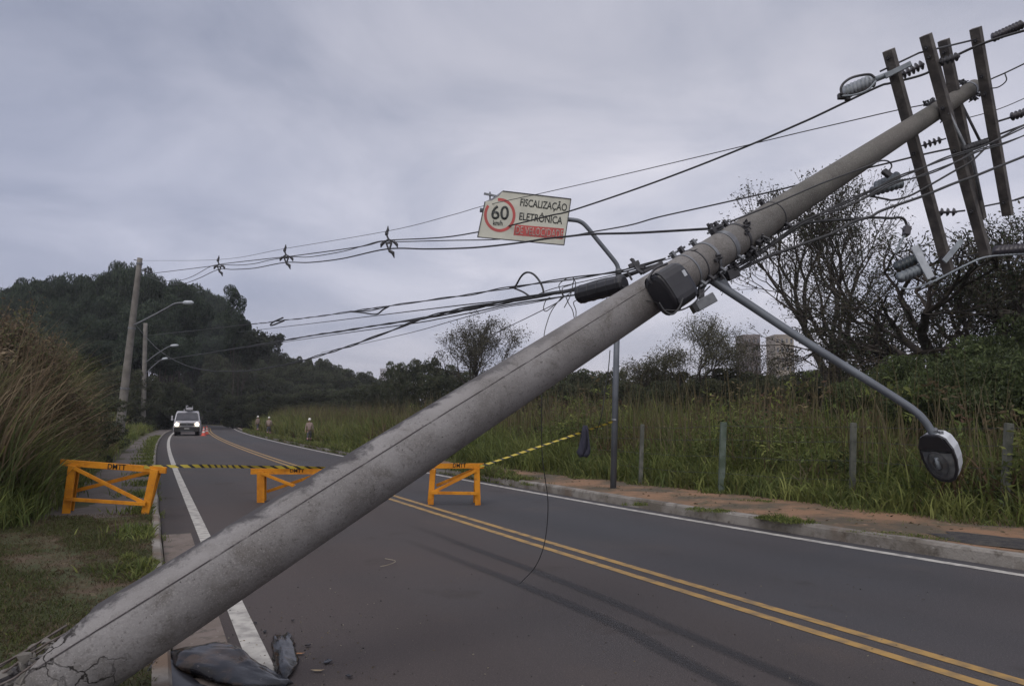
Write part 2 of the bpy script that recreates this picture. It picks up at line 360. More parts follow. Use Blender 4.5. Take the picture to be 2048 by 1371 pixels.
# ================================================================ the fallen utility pole
PB = Vector((0, 0, CAM_H))+ray(41, 1399)*3.95; PT = Vector((0, 0, CAM_H))+ray(1948, 174)*10.1
U = (PT-PB).normalized(); PL = (PT-PB).length
def pole_pt(t): return PB+(PT-PB)*t
def pole_r(t): return .229+(.101-.229)*t
def t_of(px):
    a, b = 0, 1.2
    for _ in range(40):
        m = (a+b)/2; q = pole_pt(m)-Vector((0, 0, CAM_H)); z = q.y*CT+q.z*ST
        if q.x/z*FPX+1024 < px: a = m
        else: b = m
    return a
Vw = (Vector((0, 0, CAM_H))-pole_pt(.3)).normalized()
E1 = (Vw-U*Vw.dot(U)).normalized(); E2 = U.cross(E1)        # E1 faces the viewer, E2 sideways
if E2.z < 0: E2 = -E2
def on_pole(t, ang, off=0):
    """point on the pole's skin: ang 0 = towards the viewer, 90 = upper edge"""
    a = R(ang); return pole_pt(t)+(E1*math.cos(a)+E2*math.sin(a))*(pole_r(t)+off)
root = empty('fallen_utility_pole', pole_pt(-.07), 'cracked grey concrete utility pole fallen diagonally across the road with wooden crossarms', 'utility pole')
# shaft
mp_ = bpy.data.materials.new('old_pole_concrete'); mp_.use_nodes = True; t = mp_.node_tree; n = t.nodes; L = t.links; p = n['Principled BSDF']
p.inputs['Roughness'].default_value = .88; p.inputs['Specular IOR Level'].default_value = .25
uvn = n.new('ShaderNodeUVMap'); sep = n.new('ShaderNodeSeparateXYZ'); L.new(uvn.outputs[0], sep.inputs[0])
tcn = n.new('ShaderNodeTexCoord')
def nmath(op, a, b=None, c=None):
    q = n.new('ShaderNodeMath'); q.operation = op
    for i, v in enumerate((a, b, c)):
        if v is None: continue
        if isinstance(v, (int, float)): q.inputs[i].default_value = v
        else: L.new(v, q.inputs[i])
    return q.outputs[0]
def nrange(v, a, b, c=0, d=1):
    q = n.new('ShaderNodeMapRange'); L.new(v, q.inputs[0])
    for i, x in enumerate((a, b, c, d)): q.inputs[1+i].default_value = x
    return q.outputs[0]
def nnoise(sc, det=5, vec=None, dist=0, rough=.55):
    q = n.new('ShaderNodeTexNoise'); q.inputs['Scale'].default_value = sc; q.inputs['Detail'].default_value = det; q.inputs['Distortion'].default_value = dist
    q.inputs['Roughness'].default_value = rough
    L.new(vec or tcn.outputs['Object'], q.inputs['Vector']); return q.outputs['Fac']
def nmix(f, a, b):
    q = n.new('ShaderNodeMix'); q.data_type = 'RGBA'; L.new(f, q.inputs[0])
    for i, v in ((6, a), (7, b)):
        if isinstance(v, tuple): q.inputs[i].default_value = (*v, 1)
        else: L.new(v, q.inputs[i])
    return q.outputs[2]
base = nmix(nrange(nnoise(2.2, 6), .35, .68), (.20, .193, .197), (.138, .132, .134))
base = nmix(nrange(sep.outputs[1], .42, .62), base, nmix(nrange(nnoise(3, 6), .35, .65), (.125, .12, .112), (.09, .087, .082)))
base = nmix(nmath('MULTIPLY', nrange(nnoise(5, 7, dist=.6, rough=.7), .52, .70), .75), base, (.085, .077, .072))
base = nmix(nmath('MULTIPLY', nrange(nnoise(1.1, 4), .5, .62), .5), base, (.11, .10, .095))
base = nmix(nmath('MULTIPLY', nrange(nnoise(38, 4), .56, .70), .7), base, (.09, .083, .082))
base = nmix(nmath('MULTIPLY', nrange(nnoise(110, 3), .54, .70), .6), base, (.27, .262, .26))
base = nmix(nrange(nnoise(75, 2), .68, .74), base, (.04, .037, .037))
u_, v_ = sep.outputs[0], sep.outputs[1]
up_ = nrange(u_, .80, .93)                 # u = .5 faces the viewer, larger u = upper edge
mold = nmath('MULTIPLY', nrange(nmath('ADD', nnoise(2.6, 8, dist=.5, rough=.72), nmath('MULTIPLY', nrange(u_, .58, .70), .27)), .62, .74), nrange(u_, .575, .61))
mold = nmath('MULTIPLY', mold, nrange(v_, .40, .24))
pale = nmath('MULTIPLY', nrange(nnoise(1.7, 4), .42, .62), nmath('MULTIPLY', nrange(u_, .55, .6), nrange(v_, .5, .3)))
base = nmix(pale, base, (.215, .207, .21))
base = nmix(mold, base, (.058, .055, .06))
wob = nmath('MULTIPLY', nmath('SUBTRACT', nnoise(.8, 3), .5), .012)
seam = nmath('ABSOLUTE', nmath('SUBTRACT', nmath('ADD', u_, wob), .568))
seamf = nmath('MULTIPLY', nrange(seam, .0052, .0015), nrange(v_, .50, .40))
base = nmix(nmath('MULTIPLY', seamf, nrange(nnoise(9, 4), .3, .5)), base, (.035, .03, .033))
vor = n.new('ShaderNodeTexVoronoi'); vor.feature = 'DISTANCE_TO_EDGE'; vor.inputs['Scale'].default_value = 3.3
nv = n.new('ShaderNodeTexNoise'); nv.inputs['Scale'].default_value = 5; nv.inputs['Detail'].default_value = 5; L.new(tcn.outputs['Object'], nv.inputs['Vector'])
vm = n.new('ShaderNodeVectorMath'); vm.operation = 'MULTIPLY_ADD'; vm.inputs[1].default_value = (.32, .32, .32); L.new(nv.outputs['Color'], vm.inputs[0]); L.new(tcn.outputs['Object'], vm.inputs[2])
L.new(vm.outputs[0], vor.inputs['Vector'])
crk = nmath('MULTIPLY', nrange(vor.outputs['Distance'], .020, .006), nmath('MULTIPLY', nrange(v_, .046, .026), nrange(nnoise(2.4, 3), .46, .54)))
base = nmix(crk, base, (.02, .018, .018))
L.new(base, p.inputs['Base Color'])
h = nmath('ADD', nmath('MULTIPLY', nnoise(60, 8), .45), nmath('MULTIPLY', nnoise(9, 5), .5))
h = nmath('SUBTRACT', nmath('SUBTRACT', h, nmath('MULTIPLY', seamf, .9)), nmath('MULTIPLY', crk, 2.2))
bp = n.new('ShaderNodeBump'); bp.inputs['Strength'].default_value = .5; bp.inputs['Distance'].default_value = .02; L.new(h, bp.inputs['Height']); L.new(bp.outputs[0], p.inputs['Normal'])
from mathutils import noise as mnoise
V = []; F = []; UVs = []; NT, NS = 240, 72
ts = [(-.075+.13*(i/90)) for i in range(90)]+[.055+.945*(i/150) for i in range(151)]
for i, tt in enumerate(ts):
    for k in range(NS+1):
        ang = -180+360*k/NS; a = R(ang); c = pole_pt(tt); r = pole_r(tt)
        dirv = E1*math.cos(a)+E2*math.sin(a); q = c+dirv*r
        # crumbled breaking zone at the foot: torn upper flank, chipped skin
        upf = sm(20, 75, ang) if ang > 0 else sm(-150, -175, ang)
        edge = .010+.026*upf+.009*mnoise.noise(q*6)
        w = sm(edge+.004, edge-.006, tt)
        nn = mnoise.fractal(q*9, 1, 2, 5)*.6+.5
        r2 = r*(1-w*(.10+.42*max(0, nn)))+.004*mnoise.noise(q*25)*sm(.06, .02, tt)
        V.append(c+dirv*r2); UVs.append((k/NS, tt))
n1_ = NS+1
for i in range(len(ts)-1):
    for k in range(NS): F.append((i*n1_+k, i*n1_+k+1, (i+1)*n1_+k+1, (i+1)*n1_+k))
F.append(tuple((len(ts)-1)*n1_+k for k in range(NS))); F.append(tuple(reversed(range(NS))))
shaft = link_mesh('shaft', V, F, mp_, root, smooth=True, uv=UVs)
# reinforcing bars laid bare at the break
mb = MB()
for a0 in (35, 55, 78, 100, 125, 10, -15):
    ptsb = [on_pole(tt, a0+3*math.sin(tt*200+a0), -.012+.018*math.sin(tt*90+a0)*sm(.02, -.03, tt)) for tt in np.linspace(.028 if a0 > 20 else .006, -.075, 14)]
    mb.tube(ptsb, .006, 6)
mb.build('rebar', mat('rusty_steel', (.12, .105, .1), (.06, .045, .04), scale=30, rough=.8), root, smooth=True)
# steel bands, bolts and clamps round the pole
def band(px, w=.05, off=.006, m=M_steel):
    t0 = t_of(px); mb = MB(); pts = []; ring = []
    for tt in (t0-w/2/PL, t0+w/2/PL): ring.append([on_pole(tt, 360*k/40, off) for k in range(40)])
    ring.append([on_pole(t0+w/2/PL, 360*k/40, 0) for k in range(40)]); ring.insert(0, [on_pole(t0-w/2/PL, 360*k/40, 0) for k in range(40)])
    V = [v for r_ in ring for v in r_]; F = []
    for i in range(3):
        for k in range(40): F.append((i*40+k, i*40+(k+1) % 40, (i+1)*40+(k+1) % 40, (i+1)*40+k))
    mb.add(V, F)
    for sgn in (95, -60):
        q = on_pole(t0, sgn, .03); d = (q-pole_pt(t0)).normalized(); mb.beam(q-d*.035, q+d*.035, .045, .03, up=U)
        mb.tube([q-U*.06+d*.01, q+U*.06+d*.01], .011, 6)
    return mb.build('band', m, root)
for px, w, m in ((1372, .022, M_steel), (1412, .035, M_steel), (1448, .06, M_steel), (1474, .03, M_dark), (1545, .01, M_dark), (1880, .05, M_steel), (1938, .05, M_steel), (1388, .012, M_dark)):
    band(px, w, .006, m)
# clamp cluster with bolts on the upper edge and underside
def clamp(t0, ang, scale=1, m=M_dark):
    mb = MB(); q = on_pole(t0, ang, .03*scale); d = (q-pole_pt(t0)).normalized(); s_ = d.cross(U)
    mb.beam(q-U*.07*scale, q+U*.07*scale, .05*scale, .05*scale, up=d)
    mb.beam(q-d*.04*scale+U*.03*scale, q+d*.07*scale+U*.03*scale, .03*scale, .03*scale, up=U)
    mb.tube([q-s_*.09*scale, q+s_*.09*scale], .012*scale, 6); mb.tube([q+s_*.06*scale-d*.01, q+s_*.06*scale+d*.09*scale], .016*scale, 6)
    mb.box(q+d*.05*scale+s_*.03*scale, .03*scale, .03*scale, .05*scale)
    return mb.build('clamp', m, root, bevel=.003)
for px, a, s_ in ((1452, 85, 1.0), (1463, 100, .8), (1478, 20, .6), (1490, -50, .9), (1405, -18, .6), (1470, 0, .4), (1408, -80, .8), (1440, -85, .8), (1475, -80, .9), (1865, 80, .7), (1870, -70, .8), (1935, 80, .7), (1930, -75, .7)):
    clamp(t_of(px), a, s_)
# crossarms
def arm(top, bot, t0, off, w=.095, h=.12):
    Yc = pole_pt(t0).y+off
    def f(dl): return (at(*top, Yc+dl)-at(*bot, Yc-dl)).dot(U)
    a, b = -2.5, 2.5; fa = f(a)
    for _ in range(50):
        m = (a+b)/2
        if (f(m) > 0) == (fa > 0): a = m
        else: b = m
    P, Q = at(*top, Yc+a), at(*bot, Yc-a)
    MB().beam(P, Q, h, w, up=U).build('crossarm', M_wood, root, bevel=.006)
    return P, Q
ARMS = [arm((1777, 100), (1898, 545), t_of(1835), .26), arm((1851, 70), (1972, 512), t_of(1890), -.20), arm((1887, 80), (1962, 438), t_of(1905), .24), arm((1951, 56), (2016, 430), t_of(1950), -.17)]
def armp(i, f): return ARMS[i][0].lerp(ARMS[i][1], f)
def insulator(p0, p1, core, disc, n_, m=M_insuld, name='insulator', par=root):
    p0, p1 = Vector(p0), Vector(p1); pts = []; rr = []
    for i in range(n_):
        for (f, r_) in ((0, core), (.25, core), (.38, disc), (.62, disc*.72), (.72, core)):
            pts.append(p0.lerp(p1, (i+f)/n_)); rr.append(r_)
    pts.append(p1); rr.append(core)
    return MB().tube(pts, rr, 14).build(name, m, par, smooth=True)
def rod(pts, r, m=M_dark, name='rod'):
    return MB().tube(pts, r, 7).build(name, m, root, smooth=True)
Ya, Yb, Yc, Yd = [(ARMS[i][0]+ARMS[i][1]).y/2 for i in range(4)]
YR = [lambda py, i=i: ARMS[i][0].y+(ARMS[i][1].y-ARMS[i][0].y)*0 for i in range(4)]
def onarm(i, px, py, dy=0):
    P, Q = ARMS[i]; f = min(1, max(0, (py-(100, 70, 80, 56)[i])/((445, 442, 358, 374)[i]))); return at(px, py, P.lerp(Q, f).y+dy)
# through rods near the arm ends
rod([onarm(0, 1760, 143), onarm(1, 1838, 106), onarm(3, 1960, 77)], .012, name='spacer_rod')
rod([onarm(0, 1858, 429), onarm(1, 1930, 421)], .012, name='spacer_rod')
rod([onarm(2, 1965, 413), onarm(3, 2030, 400)], .012, name='spacer_rod')
rod([onarm(0, 1911, 516), onarm(1, 1957, 508)], .012, name='spacer_rod')
rod([onarm(0, 1842, 292), onarm(1, 1892, 277)], .009, name='spacer_rod')
insulator(onarm(0, 1804, 150), onarm(1, 1848, 128), .016, .062, 5)
insulator(onarm(0, 1846, 291), onarm(1, 1884, 279), .012, .05, 4)
insulator(onarm(0, 1878, 424), onarm(1, 1914, 424), .014, .055, 3)
insulator(onarm(3, 1985, 76), onarm(3, 2046, 48), .03, .062, 9)
insulator(onarm(3, 2022, 234), onarm(3, 2070, 218), .03, .06, 6)
rod([onarm(3, 1995, 243), onarm(3, 2024, 234)], .014)
# polymer insulators and surge arresters
YA = Ya-.1
insulator(at(1742, 384, 8.6), at(1806, 366, 8.7), .022, .062, 7, M_insul)
insulator(at(1752, 372, 8.8), at(1798, 350, 8.9), .02, .058, 7, M_insul)
insulator(at(1792, 535, 8.3), at(1846, 511, 8.35), .022, .066, 7, mat('teal_polymer', (.07, .09, .10), (.05, .06, .075), rough=.4))
insulator(at(1798, 556, 8.2), at(1852, 533, 8.3), .022, .064, 7, M_insul)
insulator(at(1990, 502, 8.6), at(2050, 497, 8.7), .022, .068, 7, M_insuld)
MB().beam(at(1828, 492, 8.2), at(1862, 556, 8.2), .09, .02, up=(0, 1, 0)).build('mounting_plate', M_ghl, root, bevel=.004)
MB().beam(at(1888, 523, 8.25), at(1924, 480, 8.3), .06, .02, up=(0, 1, 0)).build('mounting_plate', M_insul, root, bevel=.004)
MB().beam(at(1770, 153, 8.7), at(1822, 127, 8.6), .06, .05, up=(0, 1, 0)).build('mounting_plate', M_insul, root, bevel=.004)
insulator(at(1688, 186, 8.8), at(1748, 160, 8.8), .035, .085, 8, M_ghl)
rod([at(1748, 160, 8.8), at(1780, 147, 8.75)], .035, M_insul, 'arrester_neck')
rod(catmull([at(*q, 8.7) for q in ((1684, 190), (1682, 176), (1690, 164), (1708, 154), (1738, 149), (1750, 156))], 5), .016, M_dark, 'arcing_horn')
rod(catmull([at(*q, 8.7) for q in ((1684, 192), (1708, 190), (1735, 180), (1752, 162))], 5), .012, M_insul, 'arcing_horn')
MB().box(at(1683, 193, 8.75), .09, .06, .07).box(at(1695, 197, 8.75), .06, .06, .05).build('terminal', M_dark, root, bevel=.01)
rod([onarm(3, 1924, 210, .1), onarm(3, 1964, 290, -.05)], .018, M_dark, 'diagonal_strut')
rod([onarm(1, 1898, 225, -.06), onarm(1, 1948, 330, -.08), onarm(1, 1962, 400, -.08)], .02, M_steel, 'diagonal_strut')
insulator(onarm(1, 1880, 125, -.1), onarm(1, 1918, 112, -.1), .025, .055, 4, M_dark)
insulator(onarm(1, 1925, 300, -.1), onarm(1, 1975, 283, -.1), .03, .052, 8, M_dark)
for i, fs in ((0, (.03, .1, .3, .44, .6, .92)), (1, (.05, .09, .31, .5, .78)), (2, (.06, .3, .55, .9)), (3, (.06, .24, .33, .6, .92))):
    for f in fs:
        q = armp(i, f); MB().tube([q-U*.11, q-U*.0751, q-U*.075, q-U*.062, q-U*.0619, q+U*.0619, q+U*.062, q+U*.075, q+U*.0751, q+U*.11], [.011, .011, .026, .026, .011, .011, .026, .026, .011, .011], 6).build('bolt', M_dark, root)
# street light arm
def Yl(px): a = (px-1418)/(1876-1418); return 1/((1-a)/6.92+a/6.2)
apts = catmull([at(a, b, Yl(a)) for a, b in ((1418, 556), (1445, 574), (1500, 610), (1600, 676), (1720, 751), (1790, 795), (1830, 822), (1853, 846), (1868, 872))], 6)
na_ = len(apts); mb = MB().tube(apts, [.042-.013*(i/na_) for i in range(na_)], 14)
mb.prism([at(1412, 556, 6.98), at(1446, 548, 6.96), at(1470, 586, 6.88), at(1438, 572, 6.92)], (0, .05, 0))
mb.build('lamp_arm', M_paintpost, root, smooth=False)
for pl in bpy.data.objects['lamp_arm'].data.polygons: pl.use_smooth = len(pl.vertices) == 4
Lax = Vector((.12, .09, -.28)).normalized(); Nf = -U; Lax = (Lax-Nf*Lax.dot(Nf)).normalized(); Wax = Nf.cross(Lax)
LO = at(1866, 868, 6.2)
head = bpy.data.objects.new('lamp_head', None)
out = [(0, .055), (.03, .10), (.12, .135), (.22, .14), (.32, .125), (.40, .09), (.435, .04)]
loop = [(l, w) for l, w in out]+[(l, -w) for l, w in reversed(out)]
def lp(l, w, n_): return LO+Lax*l+Wax*w+Nf*n_
mb = MB(); nl = len(loop); rings = [(1, .03), (1.0, -.03), (.95, -.09), (.74, -.135), (.35, -.15)]
V = [lp(.22+(l-.22)*k, w*k, n_) for k, n_ in rings for l, w in loop]
F = [(i*nl+j, i*nl+(j+1) % nl, (i+1)*nl+(j+1) % nl, (i+1)*nl+j) for i in range(len(rings)-1) for j in range(nl)]+[tuple((len(rings)-1)*nl+j for j in range(nl))]
hs = mb.add(V, F).build('lamp_housing', mat('lamp_white_paint', (.48, .5, .54), (.38, .4, .44), rough=.45), root, smooth=False, bevel=.006)
mb = MB(); V = [lp(.22+(l-.22)*k, w*k, n_) for k, n_ in ((1.03, .012), (1.03, .034), (.9, .036)) for l, w in loop]
F = [(i*nl+j, i*nl+(j+1) % nl, (i+1)*nl+(j+1) % nl, (i+1)*nl+j) for i in range(2) for j in range(nl)]
mb.add(V, F).build('lamp_rim', M_blackpl, root)
mb = MB(); V = [lp(.05, -.11, .031), lp(.05, .11, .031), lp(.14, .13, .035), lp(.14, -.13, .035)]
mb.prism([lp(.0, -.075, .034), lp(.0, .075, .034), lp(.13, .128, .036), lp(.13, -.128, .036)], Nf*.006).build('lamp_rear_cover', M_blackpl, root)
V = [lp(.27+(l-.25)*.86*k, w*.9*k, n_) for k, n_ in ((1, .03), (.8, .045), (.5, .055), (.2, .06)) for l, w in loop if l > .05]
nl2 = len([1 for l, w in loop if l > .05])
F = [(i*nl2+j, i*nl2+(j+1) % nl2, (i+1)*nl2+(j+1) % nl2, (i+1)*nl2+j) for i in range(3) for j in range(nl2)]+[tuple(3*nl2+j for j in range(nl2))]
MB().add(V, F).build('lamp_glass', mat('lamp_glass', (.06, .065, .075), (.12, .125, .13), scale=14, rough=.12, spec=.6), root, smooth=True)
ov = [(.25+.115*math.cos(a_), .078*math.sin(a_)) for a_ in [2*math.pi*k/28 for k in range(29)]]
MB().tube([lp(l, w, .062) for l, w in ov], .0045, 6, cap=False).build('lens_ring', M_dark, root, smooth=True)
MB().tube([lp(.25+(l-.25)*.45, w*.45, .067) for l, w in ov], .003, 6, cap=False).build('lens_ring', M_dark, root, smooth=True)
MB().tube([lp(.19, 0, .058), lp(.29, 0, .066)], [.014, .02], 10).build('lamp_bulb', M_insul, root, smooth=True)
mb = MB().tube([lp(-.03, 0, -.03), lp(.05, 0, -.03)], .03, 12); mb.box(lp(0, .05, -.03), .03, .03, .03)
mb.build('lamp_socket', M_steel, root)
adopt(root)

# things clamped to or hanging by the pole
def cylbox(name, a, b, r, seg, m, label, cat, rib=0):
    a, b = Vector(a), Vector(b); mb = MB(); pts = []; rr = []
    for f, k in ((0, .78), (.03, .98), (.06, 1), (.09, 1), (.91, 1), (.94, 1), (.97, .98), (1, .7)):
        pts.append(a.lerp(b, f)); rr.append(r*k)
    mb.tube(pts, rr, seg)
    if rib:
        for i in range(rib):
            f = .1+.8*i/(rib-1); mb.tube([a.lerp(b, f-.008), a.lerp(b, f+.008)], r*1.05, seg)
    return tag(mb.build(name, m, bevel=.004), label, cat)
cylbox('splice_closure', at(1157, 590, 6.95), at(1250, 566, 6.6), .088, 12, M_blackpl, 'long black ribbed splice closure hanging on the cable bundle left of the fallen pole', 'cable box', 5)
# rounded black terminal box strapped on the viewer's side of the pole
def dome_box():
    rt = empty('terminal_box', at(1345, 575, 6.0), 'large rounded black terminal box strapped to the front of the fallen pole', 'terminal box')
    c = at(1345, 575, pole_pt(t_of(1345)).y-.40); X = (E2-U*.0).normalized(); ax = U
    q0 = c-ax*.155; q1 = c+ax*.155
    out2 = []
    for k in range(20):
        a = 2*math.pi*k/20; ca, sa = math.cos(a), math.sin(a); s_ = lambda v: math.copysign(abs(v)**.62, v)
        out2.append((s_(ca), s_(sa)))
    mb = MB(); V = []; rs = [(-.17, .72), (-.155, .93), (-.13, 1.0), (.09, 1.0), (.13, .93), (.15, .8)]
    for l, k in rs:
        for a, b in out2: V.append(c+ax*l+E2*(a*.185*k)+E1*(b*.13*k))
    n_ = 20; F = [(i*n_+j, i*n_+(j+1) % n_, (i+1)*n_+(j+1) % n_, (i+1)*n_+j) for i in range(len(rs)-1) for j in range(n_)]+[tuple(range(n_)), tuple((len(rs)-1)*n_+j for j in range(n_))]
    mb.add(V, F).build('housing', M_blackpl, rt, bevel=.006)
    mb = MB(); V = []
    for l, k in ((-.145, 1.04), (-.115, 1.05)):
        for a, b in out2: V.append(c+ax*l+E2*(a*.185*k)+E1*(b*.13*k))
    mb.add(V, [(j, (j+1) % n_, n_+(j+1) % n_, n_+j) for j in range(n_)]).build('sealing_rim', M_blackpl, rt)
    MB().box(c+ax*.08+E1*.134+E2*.05, .055, .006, .028, Matrix.Rotation(R(60), 3, 'Y')).build('tag_plate', M_ghl, rt)
    mb = MB()
    mb.tube(catmull([c-ax*.15+E2*.1, c-ax*.17+E2*.17, c-ax*.05+E2*.215, c+ax*.1+E2*.2], 5), .012, 6)
    mb.tube([c-E1*.12-ax*.05, c-E1*.22-ax*.05], .03, 8)
    mb.build('bracket', M_dark, rt); adopt(rt)
dome_box()
rt = empty('photocell_box', at(1410, 605, 6.7), 'small grey metal box dangling under the fallen pole beside the lamp arm', 'control box')
A_, B_ = at(1392, 614, 6.7), at(1428, 594, 6.7)
MB().beam(A_, B_, .1, .095).build('case', M_steel, rt, bevel=.006)
MB().beam(A_.lerp(B_, -.22), A_.lerp(B_, -.005), .1, .085).build('dark_end', M_blackpl, rt, bevel=.004)
MB().beam(at(1398, 592, 6.7), at(1404, 572, 6.8), .05, .05).box(at(1403, 588, 6.68), .05, .03, .09).build('bracket', M_dark, rt, bevel=.004)
adopt(rt)
tag(MB().beam(at(1451, 553, 7.0), at(1472, 543, 7.05), .10, .10).build('relay_box', M_blackpl, bevel=.008), 'small square black box tucked under the fallen pole above the lamp arm', 'control box')

# ================================================================ cables
def cable(name, pts, Y0, Y1, r, label, cat='cable', m=M_cable, twist=0, n=7, group=None, extra=None):
    x0, x1 = pts[0][0], pts[-1][0]
    def Y(x): a = (x-x0)/(x1-x0); return 1/((1-a)/Y0+a/Y1)
    P = catmull([at(a, b, Y(a)) for a, b in pts], n); mb = MB()
    if twist:
        l = 0
        for st in range(twist):
            Q = []; l = 0
            for i, q in enumerate(P):
                if i: l += (q-P[i-1]).length
                a = l*3.0+st*2*math.pi/twist+.6*math.sin(l*1.7+st); Q.append(q+Vector((.3*math.cos(a), .2*math.cos(a), math.sin(a)))*r*.85*(1+.35*math.sin(l*.9+st*2)))
            mb.tube(Q, r*.62, 6)
    else: mb.tube(P, r, 7)
    if extra:
        for e_, re in extra:
            Ye = [Y(a) if a != 1 else 0 for a, b in e_]; mb.tube(catmull([at(a, b, Y(a)) for a, b in e_], 7), re, 6)
    return tag(mb.build(name, m, smooth=True), label, cat, group)
cable('messenger_wire', [(280, 521), (437, 519), (570, 497), (775, 462), (900, 431), (970, 411), (1085, 386), (1230, 353), (1500, 289), (1600, 265), (1700, 242), (1796, 220), (1868, 206)], 44, 9.2, .0075, 'thin topmost wire passing over the speed sign to the top of the fallen pole', 'wire')
cable('power_cable', [(300, 547), (350, 541), (430, 531), (449, 527), (560, 514.5), (584, 512), (715, 494), (761, 483), (789, 479.5), (848, 477), (900, 473), (955, 464), (1020, 451), (1100, 431), (1140, 422), (1260, 382), (1380, 338), (1500, 290), (1600, 247), (1644, 227), (1753, 175), (1782, 166), (1852, 147), (1917, 109), (1983, 81), (2060, 58)], 44, 8.6, .0165, 'thick black cable crossing the speed sign and rising to the crossarm tips')
cable('power_cable', [(292, 548), (329, 561), (357, 561), (386, 552), (424, 531.6), (450, 529.4), (476, 530), (509, 527), (542, 519.5), (584, 513.6), (619, 513.6), (684, 503), (728, 491), (761, 482), (789, 483.5), (848, 482), (900, 480.6), (988, 479), (1058, 474), (1134, 472), (1188, 463), (1260, 450), (1319, 433.6), (1428, 409.5), (1548, 382), (1640, 358), (1760, 330), (1850, 308), (1950, 285), (2060, 246)], 44, 9.8, .0145, 'black cable from the spacers passing behind the upper part of the fallen pole')
cable('power_cable', [(294, 552), (330, 566), (364, 567.5), (397, 556.6), (436, 539), (466, 538.6), (509, 536), (568, 525), (619, 524.6), (684, 517), (772, 498), (848, 497.7), (900, 497), (961, 494), (1041, 485), (1093, 477), (1134, 472.7), (1181, 468), (1260, 466), (1319, 463), (1437, 456)], 44, 7.05, .0135, 'black cable running flat under the speed sign to the bands of the fallen pole')
cable('telephone_cable', [(285, 672), (466, 652), (540, 644), (566, 640), (604, 636.6), (715, 621), (772, 612.6), (848, 601.6), (940, 588.5), (998, 578.6), (1030, 574), (1106, 562), (1233, 543.5), (1260, 537.6), (1330, 516)], 44, 6.9, .0125, 'black cable with a big raised loop beside the speed sign post', twist=2,
      extra=[(((1020, 576), (1030, 573), (1040, 556), (1048, 547), (1057, 544.5), (1068, 549), (1079, 562), (1086, 578), (1087, 592)), .0125), (((1028, 576), (1045, 583), (1056, 590), (1064, 595)), .011), (((568, 641), (548, 649), (541, 650), (546, 644), (566, 635)), .02), (((700, 623), (725, 625), (745, 628), (756, 627), (766, 619), (778, 612)), .014), (((700, 622), (730, 622), (750, 619), (772, 613)), .01)])
cable('telephone_wire', [(476, 664), (620, 647), (848, 619), (940, 608), (1065, 594), (1155, 575), (1260, 545)], 35, 6.9, .0085, 'thin wire just below the looped cable, joining the black bundle', 'wire')
cable('telephone_bundle', [(310, 722), (490, 693.5), (619, 671.7), (848, 635.6), (940, 617), (1018, 603), (1096, 589), (1140, 581), (1200, 563), (1253, 550), (1323, 526)], 44, 6.85, .017, 'thick bundle of black cables leading to the splice closure', 'cable bundle', twist=3)
cable('telephone_wire', [(494, 695), (620, 676), (811, 648.6), (880, 637), (942, 625), (1018, 609), (1125, 593), (1155, 589)], 34, 7.1, .0085, 'thin wire close below the thick bundle over the hill', 'wire')
cable('sagging_cable', [(272, 650), (294, 676), (322, 703), (364, 727), (414, 740), (484, 741.5), (550, 733), (594, 723), (631, 713), (686, 696), (737, 678), (795, 656), (844, 637), (883, 626), (942, 615), (1018, 601), (1100, 588), (1160, 577)], 43.6, 7.1, .0155, 'twisted black cable sagging low from the first upright pole before the hill', 'cable', twist=2)
cable('telephone_wire', [(642, 705), (692, 694), (815, 666.5), (913, 639), (1000, 616), (1060, 606), (1130, 592)], 24, 7.1, .0055, 'very thin straight wire below the sagging cable', 'wire')
cable('drop_wire', [(985, 668), (1038, 643), (1075, 625), (1112, 606), (1130, 592)], 9, 6.9, .0045, 'thin loose wire slanting down over the right side of the lone leafy tree', 'wire')
cable('telephone_wire', [(1064, 594), (1106, 577), (1180, 560), (1233, 548), (1255, 538), (1340, 517), (1395, 498)], 7.8, 6.7, .0045, 'fine wire rising over the splice closure to the pole bands', 'wire')
# right of the pole
cable('power_cable', [(1325, 600), (1400, 566), (1509, 509), (1586, 459), (1619, 437), (1731, 387), (1797, 354), (1841, 337), (1895, 315), (1972, 289), (2060, 248)], 6.9, 9.1, .0165, 'uppermost black cable running along the underside of the fallen pole to the right edge', twist=2)
cable('power_cable', [(1400, 572), (1500, 522), (1600, 447), (1700, 410), (1786, 367.5), (1836, 354), (1902, 328), (1960, 300), (2005, 287), (2060, 266)], 7.0, 8.9, .015, 'black cable second from the pole underside, crossing the crossarms', twist=2)
cable('power_cable', [(1440, 560), (1520, 520), (1600, 490), (1666, 466), (1705, 444), (1742, 433), (1766, 420), (1847, 391.6), (1906, 367.5), (1950, 352), (1985, 338), (2060, 308)], 7.1, 8.8, .0155, 'lowest of the black cables under the fallen pole, before the tall tree')
cable('power_cable', [(1740, 392), (1771, 398), (1786, 400), (1819, 391.6), (1860, 370), (1906, 343.5), (1941, 324), (1972, 295)], 8.6, 8.9, .0125, 'short dark jumper cable between the grey insulators and the crossarms')
cable('jumper_cable', [(1480, 500), (1560, 462), (1620, 445), (1700, 438), (1745, 435), (1782, 436), (1801, 435), (1810, 441), (1815, 455)], 7.2, 8.3, .015, 'black jumper cable ending in a hanging clamp before the tall tree', 'cable')
cable('front_wire', [(1461, 443), (1548, 408), (1640, 368), (1731, 334), (1753, 324), (1769, 321), (1780, 325), (1783, 334), (1773, 346)], 6.85, 8.15, .009, 'thin dark wire lying along the front of the fallen pole with a hooked end', 'wire')
cable('line_wire', [(1960, 170), (1985, 157), (2010, 146), (2060, 122)], 9.5, 9.3, .01, 'thin wire leaving the very tip of the fallen pole to the right', 'wire')
cable('line_wire', [(1900, 245), (1992, 220), (2060, 192)], 9.6, 9.6, .006, 'faint thin wire behind the crossarms at the right edge', 'wire')
